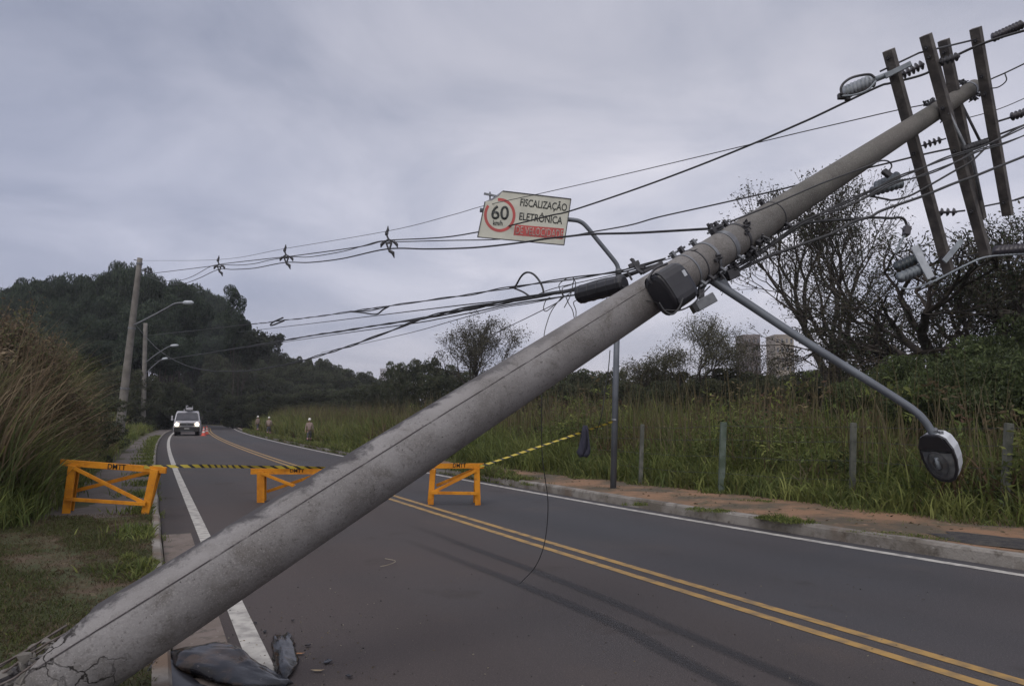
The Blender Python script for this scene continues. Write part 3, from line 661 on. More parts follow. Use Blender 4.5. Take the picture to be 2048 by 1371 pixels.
cable('line_wire', [(1966, 175), (1990, 176), (2004, 170), (2013, 160), (2010, 148)], 9.4, 9.2, .008, 'small curled wire end at the pole tip', 'wire')
cable('line_cable', [(2030, 400), (2045, 395), (2060, 391)], 8.9, 8.9, .014, 'dark cable stub leaving the foot of the outermost crossarm', 'cable')
cable('lower_cable', [(1797, 573), (1819, 577.6), (1863, 564), (1928, 531.6), (1972, 514), (2038, 508), (2060, 508)], 8.2, 8.7, .011, 'grey cable curving under the lower ends of the crossarms', 'cable', m=M_insul)
t_ = MB().beam(at(1815, 452, 8.2), at(1812, 470, 8.2), .07, .07).beam(at(1806, 462, 8.2), at(1822, 456, 8.2), .04, .04)
tag(t_.build('hanging_clamp', M_insuld, bevel=.008), 'grey clamp hanging on the end of the jumper cable', 'clamp')
tag(MB().tube([at(1810, 470, 8.2), at(1800, 485, 8.2), at(1791, 507, 8.2)], [.012, .014, .01], 7).build('hanging_rod', M_insul), 'slim grey rod hanging below the clamp on the jumper cable', 'rod')
for nm, q in (('jumper_hook', (1773, 347)),):
    tag(MB().beam(at(1766, 341, 8.1), at(1780, 352, 8.1), .06, .06).box(at(1772, 344, 8.1), .09, .05, .04).build('wire_clamp', M_dark, bevel=.008), 'dark clamp on the hooked end of the wire near the grey insulators', 'clamp')
# dangling thin wires and tangle
def loose(name, pts, r, label, n=8):
    return tag(MB().tube(catmull([at(*q) for q in pts], n), r, 5).build(name, M_cable, smooth=True), label, 'wire')
loose('dangling_wire', [(1124, 593, 7.0), (1104, 620, 6.9), (1094, 645, 6.8), (1088, 672, 6.6), (1085, 730, 6.5), (1083, 800, 6.4), (1084, 905, 6.5), (1090, 955, 6.6), (1096, 1010, 6.8), (1090, 1080, 7.0), (1072, 1130, 7.3), (1040, 1166, 7.68)], .0042, 'long thin black wire dangling from behind the pole down to the asphalt')
loose('dangling_wire', [(1220, 700, 9), (1217, 735, 9), (1210, 780, 9), (1203, 830, 9), (1192, 866, 9.2)], .006, 'thin black wire hanging just left of the speed sign post')
loose('wire_tangle', [(1126, 592, 7), (1118, 570, 7), (1135, 556, 7), (1147, 556, 6.9), (1144, 568, 7), (1125, 576, 7), (1130, 592, 7), (1150, 575, 7), (1148, 560, 7), (1141, 590, 7), (1130, 612, 7), (1128, 615, 7)], .0045, 'tangle of thin black wires looping above the splice closure')
loose('wire_tangle', [(1128, 592, 7), (1106, 612, 7), (1092, 622, 7), (1087, 616, 7), (1092, 600, 7), (1100, 594, 7)], .0045, 'thin black wire loop hanging left of the splice closure')
loose('wire_tangle', [(1132, 594, 7), (1138, 608, 7), (1145, 620, 6.95), (1150, 640, 6.9), (1152, 622, 6.9), (1147, 605, 6.9), (1156, 598, 6.9), (1160, 585, 6.9)], .0045, 'thin wires dropping from the cable bundle onto the fallen pole')
loose('pole_wire', [(1245, 572, 6.5), (1268, 580, 6.38), (1300, 596, 6.36), (1335, 606, 6.3)], .0045, 'thin wire lying on the fallen pole beside the terminal box')
loose('pole_wire', [(1212, 596, 6.5), (1255, 598, 6.26), (1300, 602, 6.28), (1335, 612, 6.25)], .0035, 'lower thin wire reaching across the fallen pole to the terminal box')
loose('hanging_loop', [(1318, 605, 6.0), (1330, 622, 6.0), (1345, 628, 6.0), (1358, 615, 6.05), (1366, 596, 6.1)], .008, 'black cable loop hanging under the terminal box')
loose('hanging_loop', [(1330, 620, 6.05), (1360, 620, 6.1), (1385, 608, 6.2), (1402, 590, 6.35), (1420, 572, 6.5)], .007, 'thin cable from the terminal box to the small grey box')
# cable suspension fittings
def fitting(name, pts, r, label, parts=()):
    mb = MB(); mb.tube(catmull([at(*q) for q in pts], 4), r, 7)
    for a, b, w in parts: mb.beam(at(*a), at(*b), w, w)
    return tag(mb.build(name, M_dark, bevel=.003), label, 'cable fitting')
fitting('cable_fitting', [(1261, 517, 6.8), (1268, 526, 6.8), (1276, 540, 6.75), (1288, 546, 6.7)], .014, 'black forked fitting on the cables between sign post and fallen pole', [((1264, 518, 6.8), (1284, 548, 6.75), .03), ((1258, 533, 6.8), (1278, 524, 6.8), .04), ((1270, 534, 6.8), (1290, 534, 6.75), .035), ((1255, 543, 6.8), (1264, 560, 6.8), .018), ((1288, 544, 6.7), (1325, 524, 6.7), .03)])
# cable spacers
def spacer(cxp, cyp, Y, label):
    c = at(cxp, cyp, Y); k = Y*1/1480.0; mb = MB()
    def q(a, b): return c+Vector((a*k*1.0, 0, -b*k))
    S_ = .30 if False else 1
    h = {32.3: 1.0, 26.9: 1.2, 21.5: 1.55}[Y]
    T, Lf, Rt, Bt = q(-3*h, -10*h), q(-7*h, 2*h), q(8*h, 1*h), q(1*h, 12*h)
    r = .03
    for a, b in ((T, q(0, -3*h)), (q(0, -3*h), Lf), (q(0, -3*h), Rt), (q(-4*h, 2*h), q(5*h, 2*h)), (q(-3*h, 2*h), Bt), (q(4*h, 2*h), Bt)): mb.tube([a, b], r, 6)
    mb.tube([q(-3*h, -11*h), q(-1*h, -16*h), q(-1*h, -21*h)], [.05, .04, .012], 6)
    mb.tube([q(-6*h, 1*h), q(-9*h, 4*h), q(-10*h, 8*h)], [.05, .05, .012], 6)
    mb.tube([q(7*h, 0), q(11*h, 4*h), q(12*h, 8*h)], [.05, .05, .012], 6)
    mb.tube([q(1*h, 12*h), q(6*h, 15*h), q(8*h, 22*h)], [.05, .06, .012], 6)
    mb.tube([q(-4*h, -11*h), q(-1*h, -10*h)], .06, 6)
    return tag(mb.build('cable_spacer', M_dark, smooth=False), label, 'cable spacer', 'spacers holding the power cables apart')
spacer(438, 531, 32.3, 'smallest black cable spacer, nearest the upright poles')
spacer(572, 513, 26.9, 'middle black cable spacer on the power cables over the hill')
spacer(777, 483, 21.5, 'largest black cable spacer, left of the speed sign')

# ================================================================ speed enforcement sign
rt = empty('speed_sign', gnd(1226, 976, .15), 'grey post with curved arm holding the white and red speed enforcement sign', 'road sign')
YS = rt.location.y
base = rt.location.copy(); topP = at(1237, 540, YS)
mb = MB().tube([base-Vector((0, 0, .1)), base.lerp(topP, .5), topP], [.068, .067, .064], 18)
mb.build('post', M_paintpost, rt, smooth=True)
MB().tube([base.lerp(topP, .30), base.lerp(topP, .312)], .068, 18).build('collar', M_steel, rt, smooth=True)
MB().tube([topP-Vector((0, 0, .12)), topP+Vector((0, 0, .03))], .069, 18).build('collar', M_steel, rt, smooth=True)
mb = MB().tube(catmull([at(*q, YS) for q in ((1237, 548), (1235, 532), (1226, 518), (1195, 480), (1172, 452), (1160, 443), (1148, 440), (1120, 438))], 6)+[at(960, 420, YS+.03)], .05, 14)
mb.build('curved_arm', M_paintpost, rt, smooth=True)
YP = YS-.10
def sp_(px, py, dy=0): return at(px, py, YP+dy)
M_signw = mat('sign_face', (.50, .50, .44), (.36, .36, .32), scale=2.5, rough=.5, lo=.3, hi=.75)
M_signr = mat('sign_red', (.42, .06, .055), (.33, .05, .05), scale=6, rough=.5)
M_signk = mat('sign_black', (.02, .025, .025), rough=.5)
outl = [(1006, 382), (1142, 398), (1128, 490), (955, 474), (970, 403), (984, 401), (997, 393)]
MB().prism([sp_(*q, 0) for q in outl], (0, .012, 0)).build('panel', M_signw, rt)
mb = MB()
for a, b in zip(outl, outl[1:]+outl[:1]):
    if a in ((970, 403), (984, 401), (997, 393)): continue
    mb.beam(sp_(*a, -.002), sp_(*b, -.002), .02, .02)
mb.build('frame', M_dark, rt)
mb = MB().prism([sp_(970, 403, .0), sp_(984, 401, .0), sp_(997, 393, .0), sp_(1007, 380, 0), sp_(1006, 386, .16), sp_(985, 396, .2)], (0, .008, 0))
mb.build('bent_corner', mat('bare_aluminium', (.2, .2, .22), (.14, .14, .16), rough=.4, metal=.5), rt)
MB().beam(at(968, 387, YS+.05), at(1000, 394, YS+.05), .04, .045).build('rear_bracket', M_steel, rt); MB().beam(at(980, 384, YS+.08), at(980, 405, YS+.08), .04, .04).build('rear_bracket', M_steel, rt)
MB().beam(at(1070, 392, YS+.0), at(1060, 480, YS+.0), .04, .03).build('rear_bracket', M_steel, rt)
def text_obj(name, body, a, b, cap, m, parent, Y, ext=.002):
    """text whose baseline runs from pixel a to pixel b, capital height cap pixels, standing in the plane at depth Y"""
    cu = bpy.data.curves.new('txt', 'FONT'); cu.body = body; cu.size = 1; cu.extrude = 0; cu.resolution_u = 4; cu.offset = .012 if body != 'DE VELOCIDADE' else -.004
    to = bpy.data.objects.new('txt', cu); COL.objects.link(to); bpy.context.view_layer.update()
    me = bpy.data.meshes.new_from_object(to.evaluated_get(bpy.context.evaluated_depsgraph_get())); bpy.data.objects.remove(to)
    xs = [v.co.x for v in me.vertices]; x0, x1 = min(xs), max(xs)
    A, B = at(*a, Y), at(*b, Y); dv = B-A; upv = Vector((-dv.z, 0, dv.x)).normalized(); ch = .729
    hh = cap*1.22*Y/FPX
    for v in me.vertices:
        p_ = A+dv*((v.co.x-x0)/(x1-x0))+upv*(v.co.y/ch*hh); v.co = p_
    me.name = name; me.materials.clear(); me.materials.append(m)
    o = bpy.data.objects.new(name, me); COL.objects.link(o); o.parent = parent
    sol = o.modifiers.new('thick', 'SOLIDIFY'); sol.thickness = ext; sol.offset = 0
    return o
YT = YP-.006
text_obj('lettering', 'FISCALIZAÇÃO', (1040, 411), (1133, 422), 13, M_signk, rt, YT)
text_obj('lettering', 'ELETRÔNICA', (1038, 439), (1124, 448), 13, M_signk, rt, YT)
MB().prism([sp_(1030, 449, -.004), sp_(1128, 457, -.004), sp_(1125, 478, -.004), sp_(1027, 470, -.004)], (0, .003, 0)).build('red_band', M_signr, rt)
text_obj('lettering', 'DE VELOCIDADE', (1031, 467), (1126, 476), 14, mat('sign_pale', (.42, .36, .33), rough=.6), rt, YT-.002)
text_obj('numerals', '60', (982, 437), (1017, 439), 24, M_signk, rt, YT-.002)
text_obj('lettering', 'km/h', (986, 450), (1005, 451), 9, M_signk, rt, YT-.002)
V = []; F = []
for k in range(49):
    a = 2*math.pi*k/48
    for r_ in (26, 31.5): V.append(sp_(999.5+r_*math.cos(a), 430-r_*1.08*math.sin(a), -.004))
for k in range(48):
    if k in (): continue
    am = math.degrees(2*math.pi*(k+.5)/48)
    if 100 < am < 142: continue     # the ring is broken where the corner is folded away
    F.append((2*k, 2*k+1, 2*k+3, 2*k+2))
link_mesh('red_ring', V, F, M_signr, rt)
adopt(rt)

# ================================================================ road barriers and tape
def barrier(name, BL, BR, TL, TR, beamL, beamR, lw, bh, label, rear, tx, braces, rail=None):
    rt = empty(name, BL, label, 'barrier', 'orange wooden road barriers'); back = Vector(rear)
    th = .035
    fr = Vector((0, -1, 0))
    def bm(a, b, w, nm, t_=th, y=0):
        a, b = Vector(a)+Vector((0, y, 0)), Vector(b)+Vector((0, y, 0)); MB().beam(a, b, t_, w, up=(b-a).cross(fr)).build(nm, M_orange, rt, bevel=.004)
    bm(beamL, beamR, bh, 'top_beam', .045, -.005)
    for B_, T_ in ((BL, TL), (BR, TR)):
        bm(B_, T_, lw, 'leg', th, -.045)
        bm(B_+back, T_+Vector((0, .03, 0)), lw, 'leg', th, .045)
    for y, (a, b) in zip((-.085, .10), braces):
        P = BL.lerp(BR, a[0]).lerp(TL.lerp(TR, a[0]), a[1]); Q = BL.lerp(BR, b[0]).lerp(TL.lerp(TR, b[0]), b[1])
        if y > 0: P = P+back*(1-a[1]); Q = Q+back*(1-b[1])
        bm(P, Q, .06, 'brace', .025, y)
    if rail: bm(BL.lerp(TL, rail[0]), BR.lerp(TR, rail[1]), .06, 'lower_rail', .025, -.088 if False else -.112)
    if tx:
        Yt = (beamL.y+beamR.y)/2-.032; text_obj('lettering', 'DMTT', tx[0], tx[1], tx[2], M_ink, rt, Yt, .002)
    adopt(rt); return rt
g1 = gnd(133, 1028, .1).y; g2 = gnd(522, 1004, 0).y; g3 = gnd(900, 1009, 0).y
barrier('road_barrier', at(135, 1028, g1), at(292, 1030, g1), at(148, 930, g1), at(312, 938, g1), at(122, 924, g1), at(333, 940, g1), .13, .105,
        'orange wooden barrier standing on the left pavement by the grass', (-.17, .30, .0), ((215, 937), (251, 939), 9), (((0.02, .97), (.99, .27)), ((.02, .45), (1, .98))), (.33, .26))
barrier('road_barrier', at(523, 1004, g2), at(668, 1004, g2), at(523, 942, g2), at(668, 942, g2), at(502, 942, g2), at(690, 942, g2), .15, .115,
        'orange barrier partly hidden by the fallen pole in the left lane', (-.085, .28, 0), ((580, 944), (608, 944), 6), (((0.02, .95), (.95, .1)), ((.05, .3), (.9, 1))), None)
barrier('road_barrier', at(862, 1008, g3), at(956, 1009, g3), at(866, 938, g3), at(954, 936, g3), at(868, 931, g3), at(968, 931, g3), .11, .10,
        'small orange barrier right of the fallen pole near the centre lines', (-.06, .35, 0), ((906, 934), (932, 934), 7), (((0.02, .35), (.98, .95)), ((.1, .5), (.98, .98))), (.35, .33))
mt = bpy.data.materials.new('hazard_tape'); mt.use_nodes = True; t = mt.node_tree; n = t.nodes; p = n['Principled BSDF']; p.inputs['Roughness'].default_value = .45
uvn = n.new('ShaderNodeUVMap'); sx_ = n.new('ShaderNodeSeparateXYZ'); t.links.new(uvn.outputs[0], sx_.inputs[0])
ad = n.new('ShaderNodeMath'); ad.operation = 'ADD'; t.links.new(sx_.outputs[0], ad.inputs[0]); t.links.new(sx_.outputs[1], ad.inputs[1])
fr_ = n.new('ShaderNodeMath'); fr_.operation = 'FRACT'; t.links.new(ad.outputs[0], fr_.inputs[0])
gt = n.new('ShaderNodeMath'); gt.operation = 'GREATER_THAN'; gt.inputs[1].default_value = .62; t.links.new(fr_.outputs[0], gt.inputs[0])
mi = n.new('ShaderNodeMix'); mi.data_type = 'RGBA'; mi.inputs[6].default_value = (.42, .33, .04, 1); mi.inputs[7].default_value = (.02, .022, .02, 1); t.links.new(gt.outputs[0], mi.inputs[0]); t.links.new(mi.outputs[2], p.inputs['Base Color'])
def tape(pts, w, pitch, label, tw=1.0):
    P = catmull(pts, 30); V = []; U_ = []; F = []; l = 0
    for i, q in enumerate(P):
        if i: l += (q-P[i-1]).length
        a = tw*math.sin(l*1.3)+.35*math.sin(l*4.1); up = Vector((0, math.sin(a), math.cos(a)))
        V += [q-up*w/2, q+up*w/2]; U_ += [(l/pitch, 0), (l/pitch, .45)]
    for i in range(len(P)-1): F.append((2*i, 2*i+1, 2*i+3, 2*i+2))
    return tag(link_mesh('hazard_tape', V, F, mt, uv=U_), label, 'barrier tape')
tape([at(288, 933, g1-.1), at(400, 931.5, g1+.7), at(500, 933, g2-.3), at(650, 935, g2-.12), at(780, 940, g3-.1), at(866, 930, g3-.1)], .06, .23, 'yellow and black tape stretched level between the barriers across the lane', .5)
tape([at(960, 932, g3-.1), at(1050, 902, 15.2), at(1140, 872, 15.7), at(1225, 843, YS-.08)], .05, .2, 'yellow and black tape rising from the small barrier to the sign post', .9)
# dark jacket hanging on the tape
V = []; F = []; rows = [(850, 1166, 1175), (862, 1163, 1177), (880, 1161, 1179), (895, 1159, 1181), (905, 1155, 1180), (913, 1161, 1172)]
for j, (py, xa, xb) in enumerate(rows):
    for k in range(9):
        f = k/8; V.append(at(xa+(xb-xa)*f, py+random.uniform(-1, 1), 15.8+.05*math.sin(f*9+j*.7)))
for j in range(len(rows)-1):
    for k in range(8): F.append((j*9+k, j*9+k+1, (j+1)*9+k+1, (j+1)*9+k))
o = tag(link_mesh('hanging_jacket', V, F, mat('navy_cloth', (.018, .019, .035), (.03, .03, .05), rough=.9), smooth=True), 'dark navy garment hanging on the tape left of the sign post', 'clothing')
o.modifiers.new('thick', 'SOLIDIFY').thickness = .03

# ================================================================ upright poles on the left with lamps
def up_pole(name, bx, by, tx, ty, Y, r0, r1, label, top=True):
    b = at(bx, by, Y); tp = at(tx, ty, Y); b.z = min(b.z, gz(b.x, b.y))-.1
    rt = empty(name, b, label, 'utility pole')
    pts = [b.lerp(tp, i/10) for i in range(11)]
    MB().tube(pts, [r0+(r1-r0)*i/10 for i in range(11)], 14).build('shaft', M_conc, rt, smooth=True)
    return rt, b, tp
def lampset(rt, pts, Y, hp, hl):
    MB().tube(catmull([at(*q, Y) for q in pts], 5), .055, 8).build('lamp_arm', M_steel, rt, smooth=True)
    a, b = at(*hp, Y), at(*hl, Y)
    MB().tube([a, a.lerp(b, .2), a.lerp(b, .8), b], [.06, .13, .13, .05], 10).build('lamp_head', M_ghl, rt, smooth=True)
rt, b, tp = up_pole('utility_pole', 237, 868, 280, 516, 44, .27, .15, 'leaning grey concrete pole with one lamp, nearest of the upright poles')
lampset(rt, ((268, 650), (300, 634), (335, 615), (350, 607), (368, 605)), 43.7, (366, 605), (387, 605))
mb = MB().beam(at(268, 519, 44), at(282, 523, 44), .05, .05).beam(at(283, 540, 43.8), at(300, 545, 43.8), .07, .07)
for dx_ in (0, 7, 14): mb.tube([at(291+dx_*.8, 546, 43.7), at(291+dx_*.8, 536, 43.7)], .05, 6)
mb.build('bracket', M_dark, rt)
for f in (.3, .62, .97): q = b.lerp(tp, f); MB().tube([q-Vector((0, 0, .05)), q+Vector((.01, 0, .05))], .27-.11*f+.02, 14).build('band', M_steel, rt)
adopt(rt)
rt, b, tp = up_pole('utility_pole', 288, 820, 291, 646, 78, .28, .2, 'second upright concrete pole with two lamps, behind the leaning one')
lampset(rt, ((292, 724), (310, 710), (330, 697), (343, 691)), 77.6, (341, 691), (357, 690))
lampset(rt, ((293, 745), (305, 733), (318, 722), (326, 718)), 77.6, (324, 718), (335, 716)); 
adopt(rt)

# ================================================================ vegetation builders
def rand_tint(n_, cols, jit=.25):
    cols = np.array(cols); c = cols[RG.integers(0, len(cols), n_)]; return c*(1+RG.uniform(-jit, jit, (n_, 1)))
def blades(name, B, H, Wd, tint, bend=(.15, .6), segs=4, droop=.35, m=None, parent=None, stiff=False):
    n_ = len(B); a = RG.uniform(0, 2*np.pi, n_); L_ = np.stack([np.cos(a), np.sin(a), np.zeros(n_)], 1)
    yaw = RG.uniform(0, 2*np.pi, n_); S_ = np.stack([np.cos(yaw), np.sin(yaw), np.zeros(n_)], 1)
    bd = RG.uniform(*bend, n_); V = np.zeros((n_, segs+1, 2, 3), np.float32)
    for i in range(segs+1):
        t_ = i/segs; w = Wd*(1-t_**1.6)*.5*(.55+.9*min(1, t_*3)) if i < segs else Wd*.03
        c = B+L_*(H*bd*t_**2)[:, None]; c = c.copy(); c[:, 2] += H*(t_-droop*bd*t_**3)
        V[:, i, 0] = c-S_*w[:, None] if hasattr(w, '__len__') else c-S_*w
        V[:, i, 1] = c+S_*w[:, None] if hasattr(w, '__len__') else c+S_*w
    base_ = (np.arange(n_)*(segs+1)*2)[:, None]; F = []
    for i in range(segs): F.append(base_+np.array([2*i, 2*i+1, 2*i+3, 2*i+2])[None])
    F = np.concatenate(F, 0); T = np.repeat(tint, (segs+1)*2, 0)
    return V.reshape(-1, 3), F, T
def leafquads(C, size, tint, elong=1.5, flat=.0):
    n_ = len(C); d = RG.normal(size=(n_, 3)); d[:, 2] *= (1-flat); d /= np.linalg.norm(d, axis=1)[:, None]
    r = RG.normal(size=(n_, 3)); s_ = np.cross(d, r); s_ /= np.linalg.norm(s_, axis=1)[:, None]
    sz = (size*RG.uniform(.6, 1.3, n_))[:, None]; a = d*sz*.5*elong; b = s_*sz*.32
    V = np.stack([C-a, C+b-a*.1, C+a, C-b-a*.1], 1).reshape(-1, 3)
    F = np.arange(n_*4).reshape(-1, 4); return V, F, np.repeat(tint, 4, 0)
def merge(parts):
    V = []; F = []; T = []; b = 0
    for v, f, t_ in parts: V.append(v); F.append(f+b); T.append(t_); b += len(v)
    return np.concatenate(V), np.concatenate(F), np.concatenate(T)
def sdpts(s, d):
    e_ = np.maximum(0, s-95); k = -.54+.0015*s-.008*e_; n_ = np.hypot(1, k); x = 5.93-.54*s+.00075*s*s-.004*e_**2+d/n_; y = s-d*k/n_
    return x, y
gzv = np.vectorize(ground_z)
kLv = np.vectorize(kL); kRv = np.vectorize(kR)
GREEN = [(.158, .184, .056), (.125, .150, .050), (.185, .200, .066), (.100, .128, .044)]
DRY = [(0.162, 0.128, 0.074), (0.135, 0.101, 0.061), (0.115, 0.081, 0.051), (0.189, 0.162, 0.101)]
YGR = [(0.149, 0.161, 0.052), (0.127, 0.149, 0.052), (0.172, 0.172, 0.069)]
RED = [(0.120, 0.072, 0.051), (0.136, 0.083, 0.056), (0.096, 0.064, 0.045)]

def field(name, s, d, H, Wd, tint, clump=0, **k):
    x, y = sdpts(s, d)
    if clump:
        n_ = len(x)//clump; cxs = np.repeat(x[:n_], clump); cys = np.repeat(y[:n_], clump); H = np.repeat(H[:n_], clump)*RG.uniform(.45, 1.1, n_*clump)
        ss_ = np.repeat(s[:n_], clump); dd_ = np.repeat(d[:n_], clump)
        x = cxs+RG.normal(0, .16, len(cxs)); y = cys+RG.normal(0, .16, len(cys)); z = gzv(ss_, dd_)
        tint = np.repeat(tint[:n_], clump, 0)*RG.uniform(.75, 1.25, (len(x), 1)); Wd = Wd[:len(x)] if hasattr(Wd, '__len__') and len(Wd) >= len(x) else np.full(len(x), np.mean(Wd))
    else: z = gzv(s, d)
    B = np.stack([x, y, z-.03], 1)
    return blades(name, B, H, Wd, tint, **k)
def patch(x, y, sc, seed=0): return np.sin(x*sc+seed)*np.cos(y*sc*1.3+seed*2)+.5*np.sin(x*sc*2.3+y*sc*1.7+seed*3)

# --- tall grass beyond the fence on the right
parts = []
def tall(n_, s0, s1, d0, d1, h0, h1, clump, w):
    m_ = n_//clump; s = s0+(s1-s0)*RG.random(m_)**1.15; d = d0+(d1-d0)*RG.random(m_)**1.3
    pt = patch(s, d, .35, 1); H = (h0+(h1-h0)*RG.random(m_))*(1+.10*np.clip(pt, -1, 1))
    H = H*(.62+.38*np.clip((d-d0)/1.6, 0, 1))
    tint = rand_tint(m_, GREEN, .3); red = (patch(s, d, .5, 4) > .45) & (RG.random(m_) < .75); dry = RG.random(m_) < .16; yg = ((s > 36) & (RG.random(m_) < .75)) | (RG.random(m_) < .22)
    tint[dry] = rand_tint(dry.sum(), DRY); tint[red] = rand_tint(red.sum(), RED+DRY[1:3]); tint[yg] = rand_tint(yg.sum(), YGR, .2)
    s2 = np.concatenate([s]*clump); d2 = np.concatenate([d]*clump)
    return field('', s2, d2, np.concatenate([H]*clump), np.full(m_*clump, w), np.concatenate([tint]*clump), clump=clump, bend=(.08, .85), segs=5, droop=.6)
parts.append(tall(26000, 0, 36, 7.0, 9.5, 1.1, 2.2, 22, .032))
def leafmass(n_, s0, s1, d0, d1, zf, size, cols, el=2.0, off=0):
    k_ = n_//14; cs_ = RG.uniform(s0, s1, k_); cd_ = (kLv(cs_)-RG.uniform(d0, d1, k_)) if off else RG.uniform(d0, d1, k_)
    x, y = sdpts(cs_, cd_); H_ = zf(cs_, cd_)*RG.random(k_)**.75; C_ = np.stack([x, y, gzv(cs_, cd_)+H_+.05], 1)
    C_ = np.repeat(C_, 14, 0)+RG.normal(0, .11, (k_*14, 3)); C_[:, 2] = np.maximum(C_[:, 2], .1); return leafquads(C_, size, np.repeat(rand_tint(k_, cols, .3), 14, 0)*RG.uniform(.8, 1.2, (k_*14, 1)), el, .3)
parts.append(leafmass(64000, -1, 40, 6.9, 8.6, lambda s, d: .35+1.15*np.clip(patch(s, d, .9, 2)*.6+.5, 0, 1), .06, GREEN+[(.05, .07, .03)]))
parts.append(leafmass(40000, 0, 60, 8.4, 16, lambda s, d: 1.2+1.5*np.clip(patch(s, d, .6, 5)*.6+.4, 0, 1), .08, GREEN+DRY[:2]+RED[:1]))
parts.append(tall(30000, -2, 40, 8.4, 15, 1.9, 2.6, 22, .03))
parts.append(tall(14000, 4, 60, 14, 30, 2.1, 2.9, 16, .045))
parts.append(tall(26000, 30, 80, 5.6, 11, 1.7, 2.7, 18, .05))
parts.append(tall(16000, 60, 130, 5.4, 14, 2.2, 3.2, 14, .09))
m_ = 1500; s = RG.uniform(-1, 40, m_); d0_ = np.maximum(kRv(s)+1.75, 6.55-.1*np.maximum(0, s-6)); d = d0_+RG.random(m_)*1.9; H = RG.uniform(.5, 1.15, m_)*(.55+.45*np.clip((d-d0_)/1.2, 0, 1)); H = H*(1+.5*np.clip((s-12)/10, 0, 1))
tt = rand_tint(m_, GREEN+YGR[:1], .3); parts.append(field('', np.concatenate([s]*22), np.concatenate([d]*22), np.concatenate([H]*22), np.full(m_*22, .026), np.concatenate([tt]*22), clump=22, bend=(.15, .95), segs=4, droop=.6))
# seed stalks standing above the blades
m_ = 7500; s = RG.uniform(0, 90, m_); d = 7.0+RG.random(m_)**1.5*12; H = RG.uniform(1.6, 3.3, m_); x, y = sdpts(s, d)
parts.append(blades('', np.stack([x, y, gzv(s, d)], 1), H, np.full(m_, .014)+.0005*s, rand_tint(m_, [(.13, .105, .06), (.10, .085, .045), (.15, .125, .08)]), bend=(.02, .22), segs=4))
V, F, T = merge(parts); kind(link_mesh('tall_grass', V, F, M_grass, tint=T), 'stuff')
# --- low weeds at the foot of the fence, on the dirt and along the kerbs
parts = []
m_ = 24000; s = RG.uniform(-2, 44, m_); d0_ = np.maximum(kRv(s)+1.75, 6.55-.1*np.maximum(0, s-6)); d = d0_+np.abs(RG.normal(0, .5, m_))-.55*np.clip(patch(s, s*.3, 1.4, 6), -.2, 1); tt = rand_tint(m_, GREEN, .35); dr = RG.random(m_) < .18; tt[dr] = rand_tint(dr.sum(), DRY)
parts.append(field('', s, d, RG.uniform(.12, .62, m_)*np.clip((d-d0_)*1.3+.35, .3, 1.2), np.full(m_, .02), tt, bend=(.2, 1.0), segs=3))
def tuft(px, py, z, rad, n_, h, cols=GREEN, w=.012):
    c = gnd(px, py, z); nb = 7; a = RG.uniform(0, 2*np.pi, nb); r = rad*RG.random(nb)*1.1; bi = RG.integers(0, nb, n_); ax_ = r*np.cos(a)*1.5; ay_ = r*np.sin(a)*.8; ox = RG.normal(0, rad*.30, n_); oy = RG.normal(0, rad*.22, n_); B = np.stack([c.x+ax_[bi]*.9-ay_[bi]*.3+ox, c.y+ay_[bi]-ax_[bi]*.5+oy, np.full(n_, c.z)], 1)
    return blades('', B, RG.uniform(.3, 1, n_)*h*(.45+RG.random(nb)[bi]*.8)*np.exp(-(ox**2+oy**2)/(rad*.5)**2), np.full(n_, w), rand_tint(n_, cols, .3), bend=(.2, 1.1), segs=3)
for q in ((1560, 1040, .16, .35, 900, .16), (1592, 1044, .16, .2, 420, .13), (1530, 1036, .16, .22, 380, .11), (1440, 1022, .16, .3, 500, .08), (1400, 1020, .16, .3, 300, .07), (1500, 1000, .16, .3, 250, .08), (1270, 1010, .15, .18, 200, .12), (1070, 970, .1, .3, 300, .16), (1310, 970, .15, .4, 500, .2), (1420, 985, .15, .4, 500, .2),
          (1900, 1078, .16, .5, 500, .06), (1780, 1065, .16, .4, 300, .05), (1980, 1040, .15, .5, 500, .15), (1850, 1030, .15, .5, 500, .15)):
    parts.append(tuft(*q))
m_ = 26000; s = RG.uniform(-1, 26, m_); d = kRv(s)+.18+RG.random(m_)*2.6; pk = patch(s*1.3, d*2.2, 1.3, 8)-.25*np.clip((s-2)/20, 0, .6); keep = pk > .42; s, d = s[keep], d[keep]; m_ = len(s); tw = rand_tint(m_, GREEN[:3]+DRY[:2], .35)
parts.append(field('', s, d, RG.uniform(.02, .085, m_), np.full(m_, .009), tw, bend=(.3, 1.4), segs=2))
# green fringe along the far right kerb
m_ = 34000; s = 16+64*RG.random(m_)**1.3; d = kRv(s)-.03+np.abs(RG.normal(0, .30, m_)); keep = (patch(s, s*0, .8, 2) > -.55) | (s > 26); s, d = s[keep], d[keep]; m_ = len(s); parts.append(field('', s, d, RG.uniform(.06, .26, m_)*(1+.5*patch(s, d*.3, 1.3, 2)).clip(.4, 1.6), np.full(m_, .02)+.0005*s, rand_tint(m_, GREEN+DRY[:1], .35), bend=(.2, 1), segs=2))
V, F, T = merge(parts); kind(link_mesh('weeds', V, F, M_grass, tint=T), 'stuff')
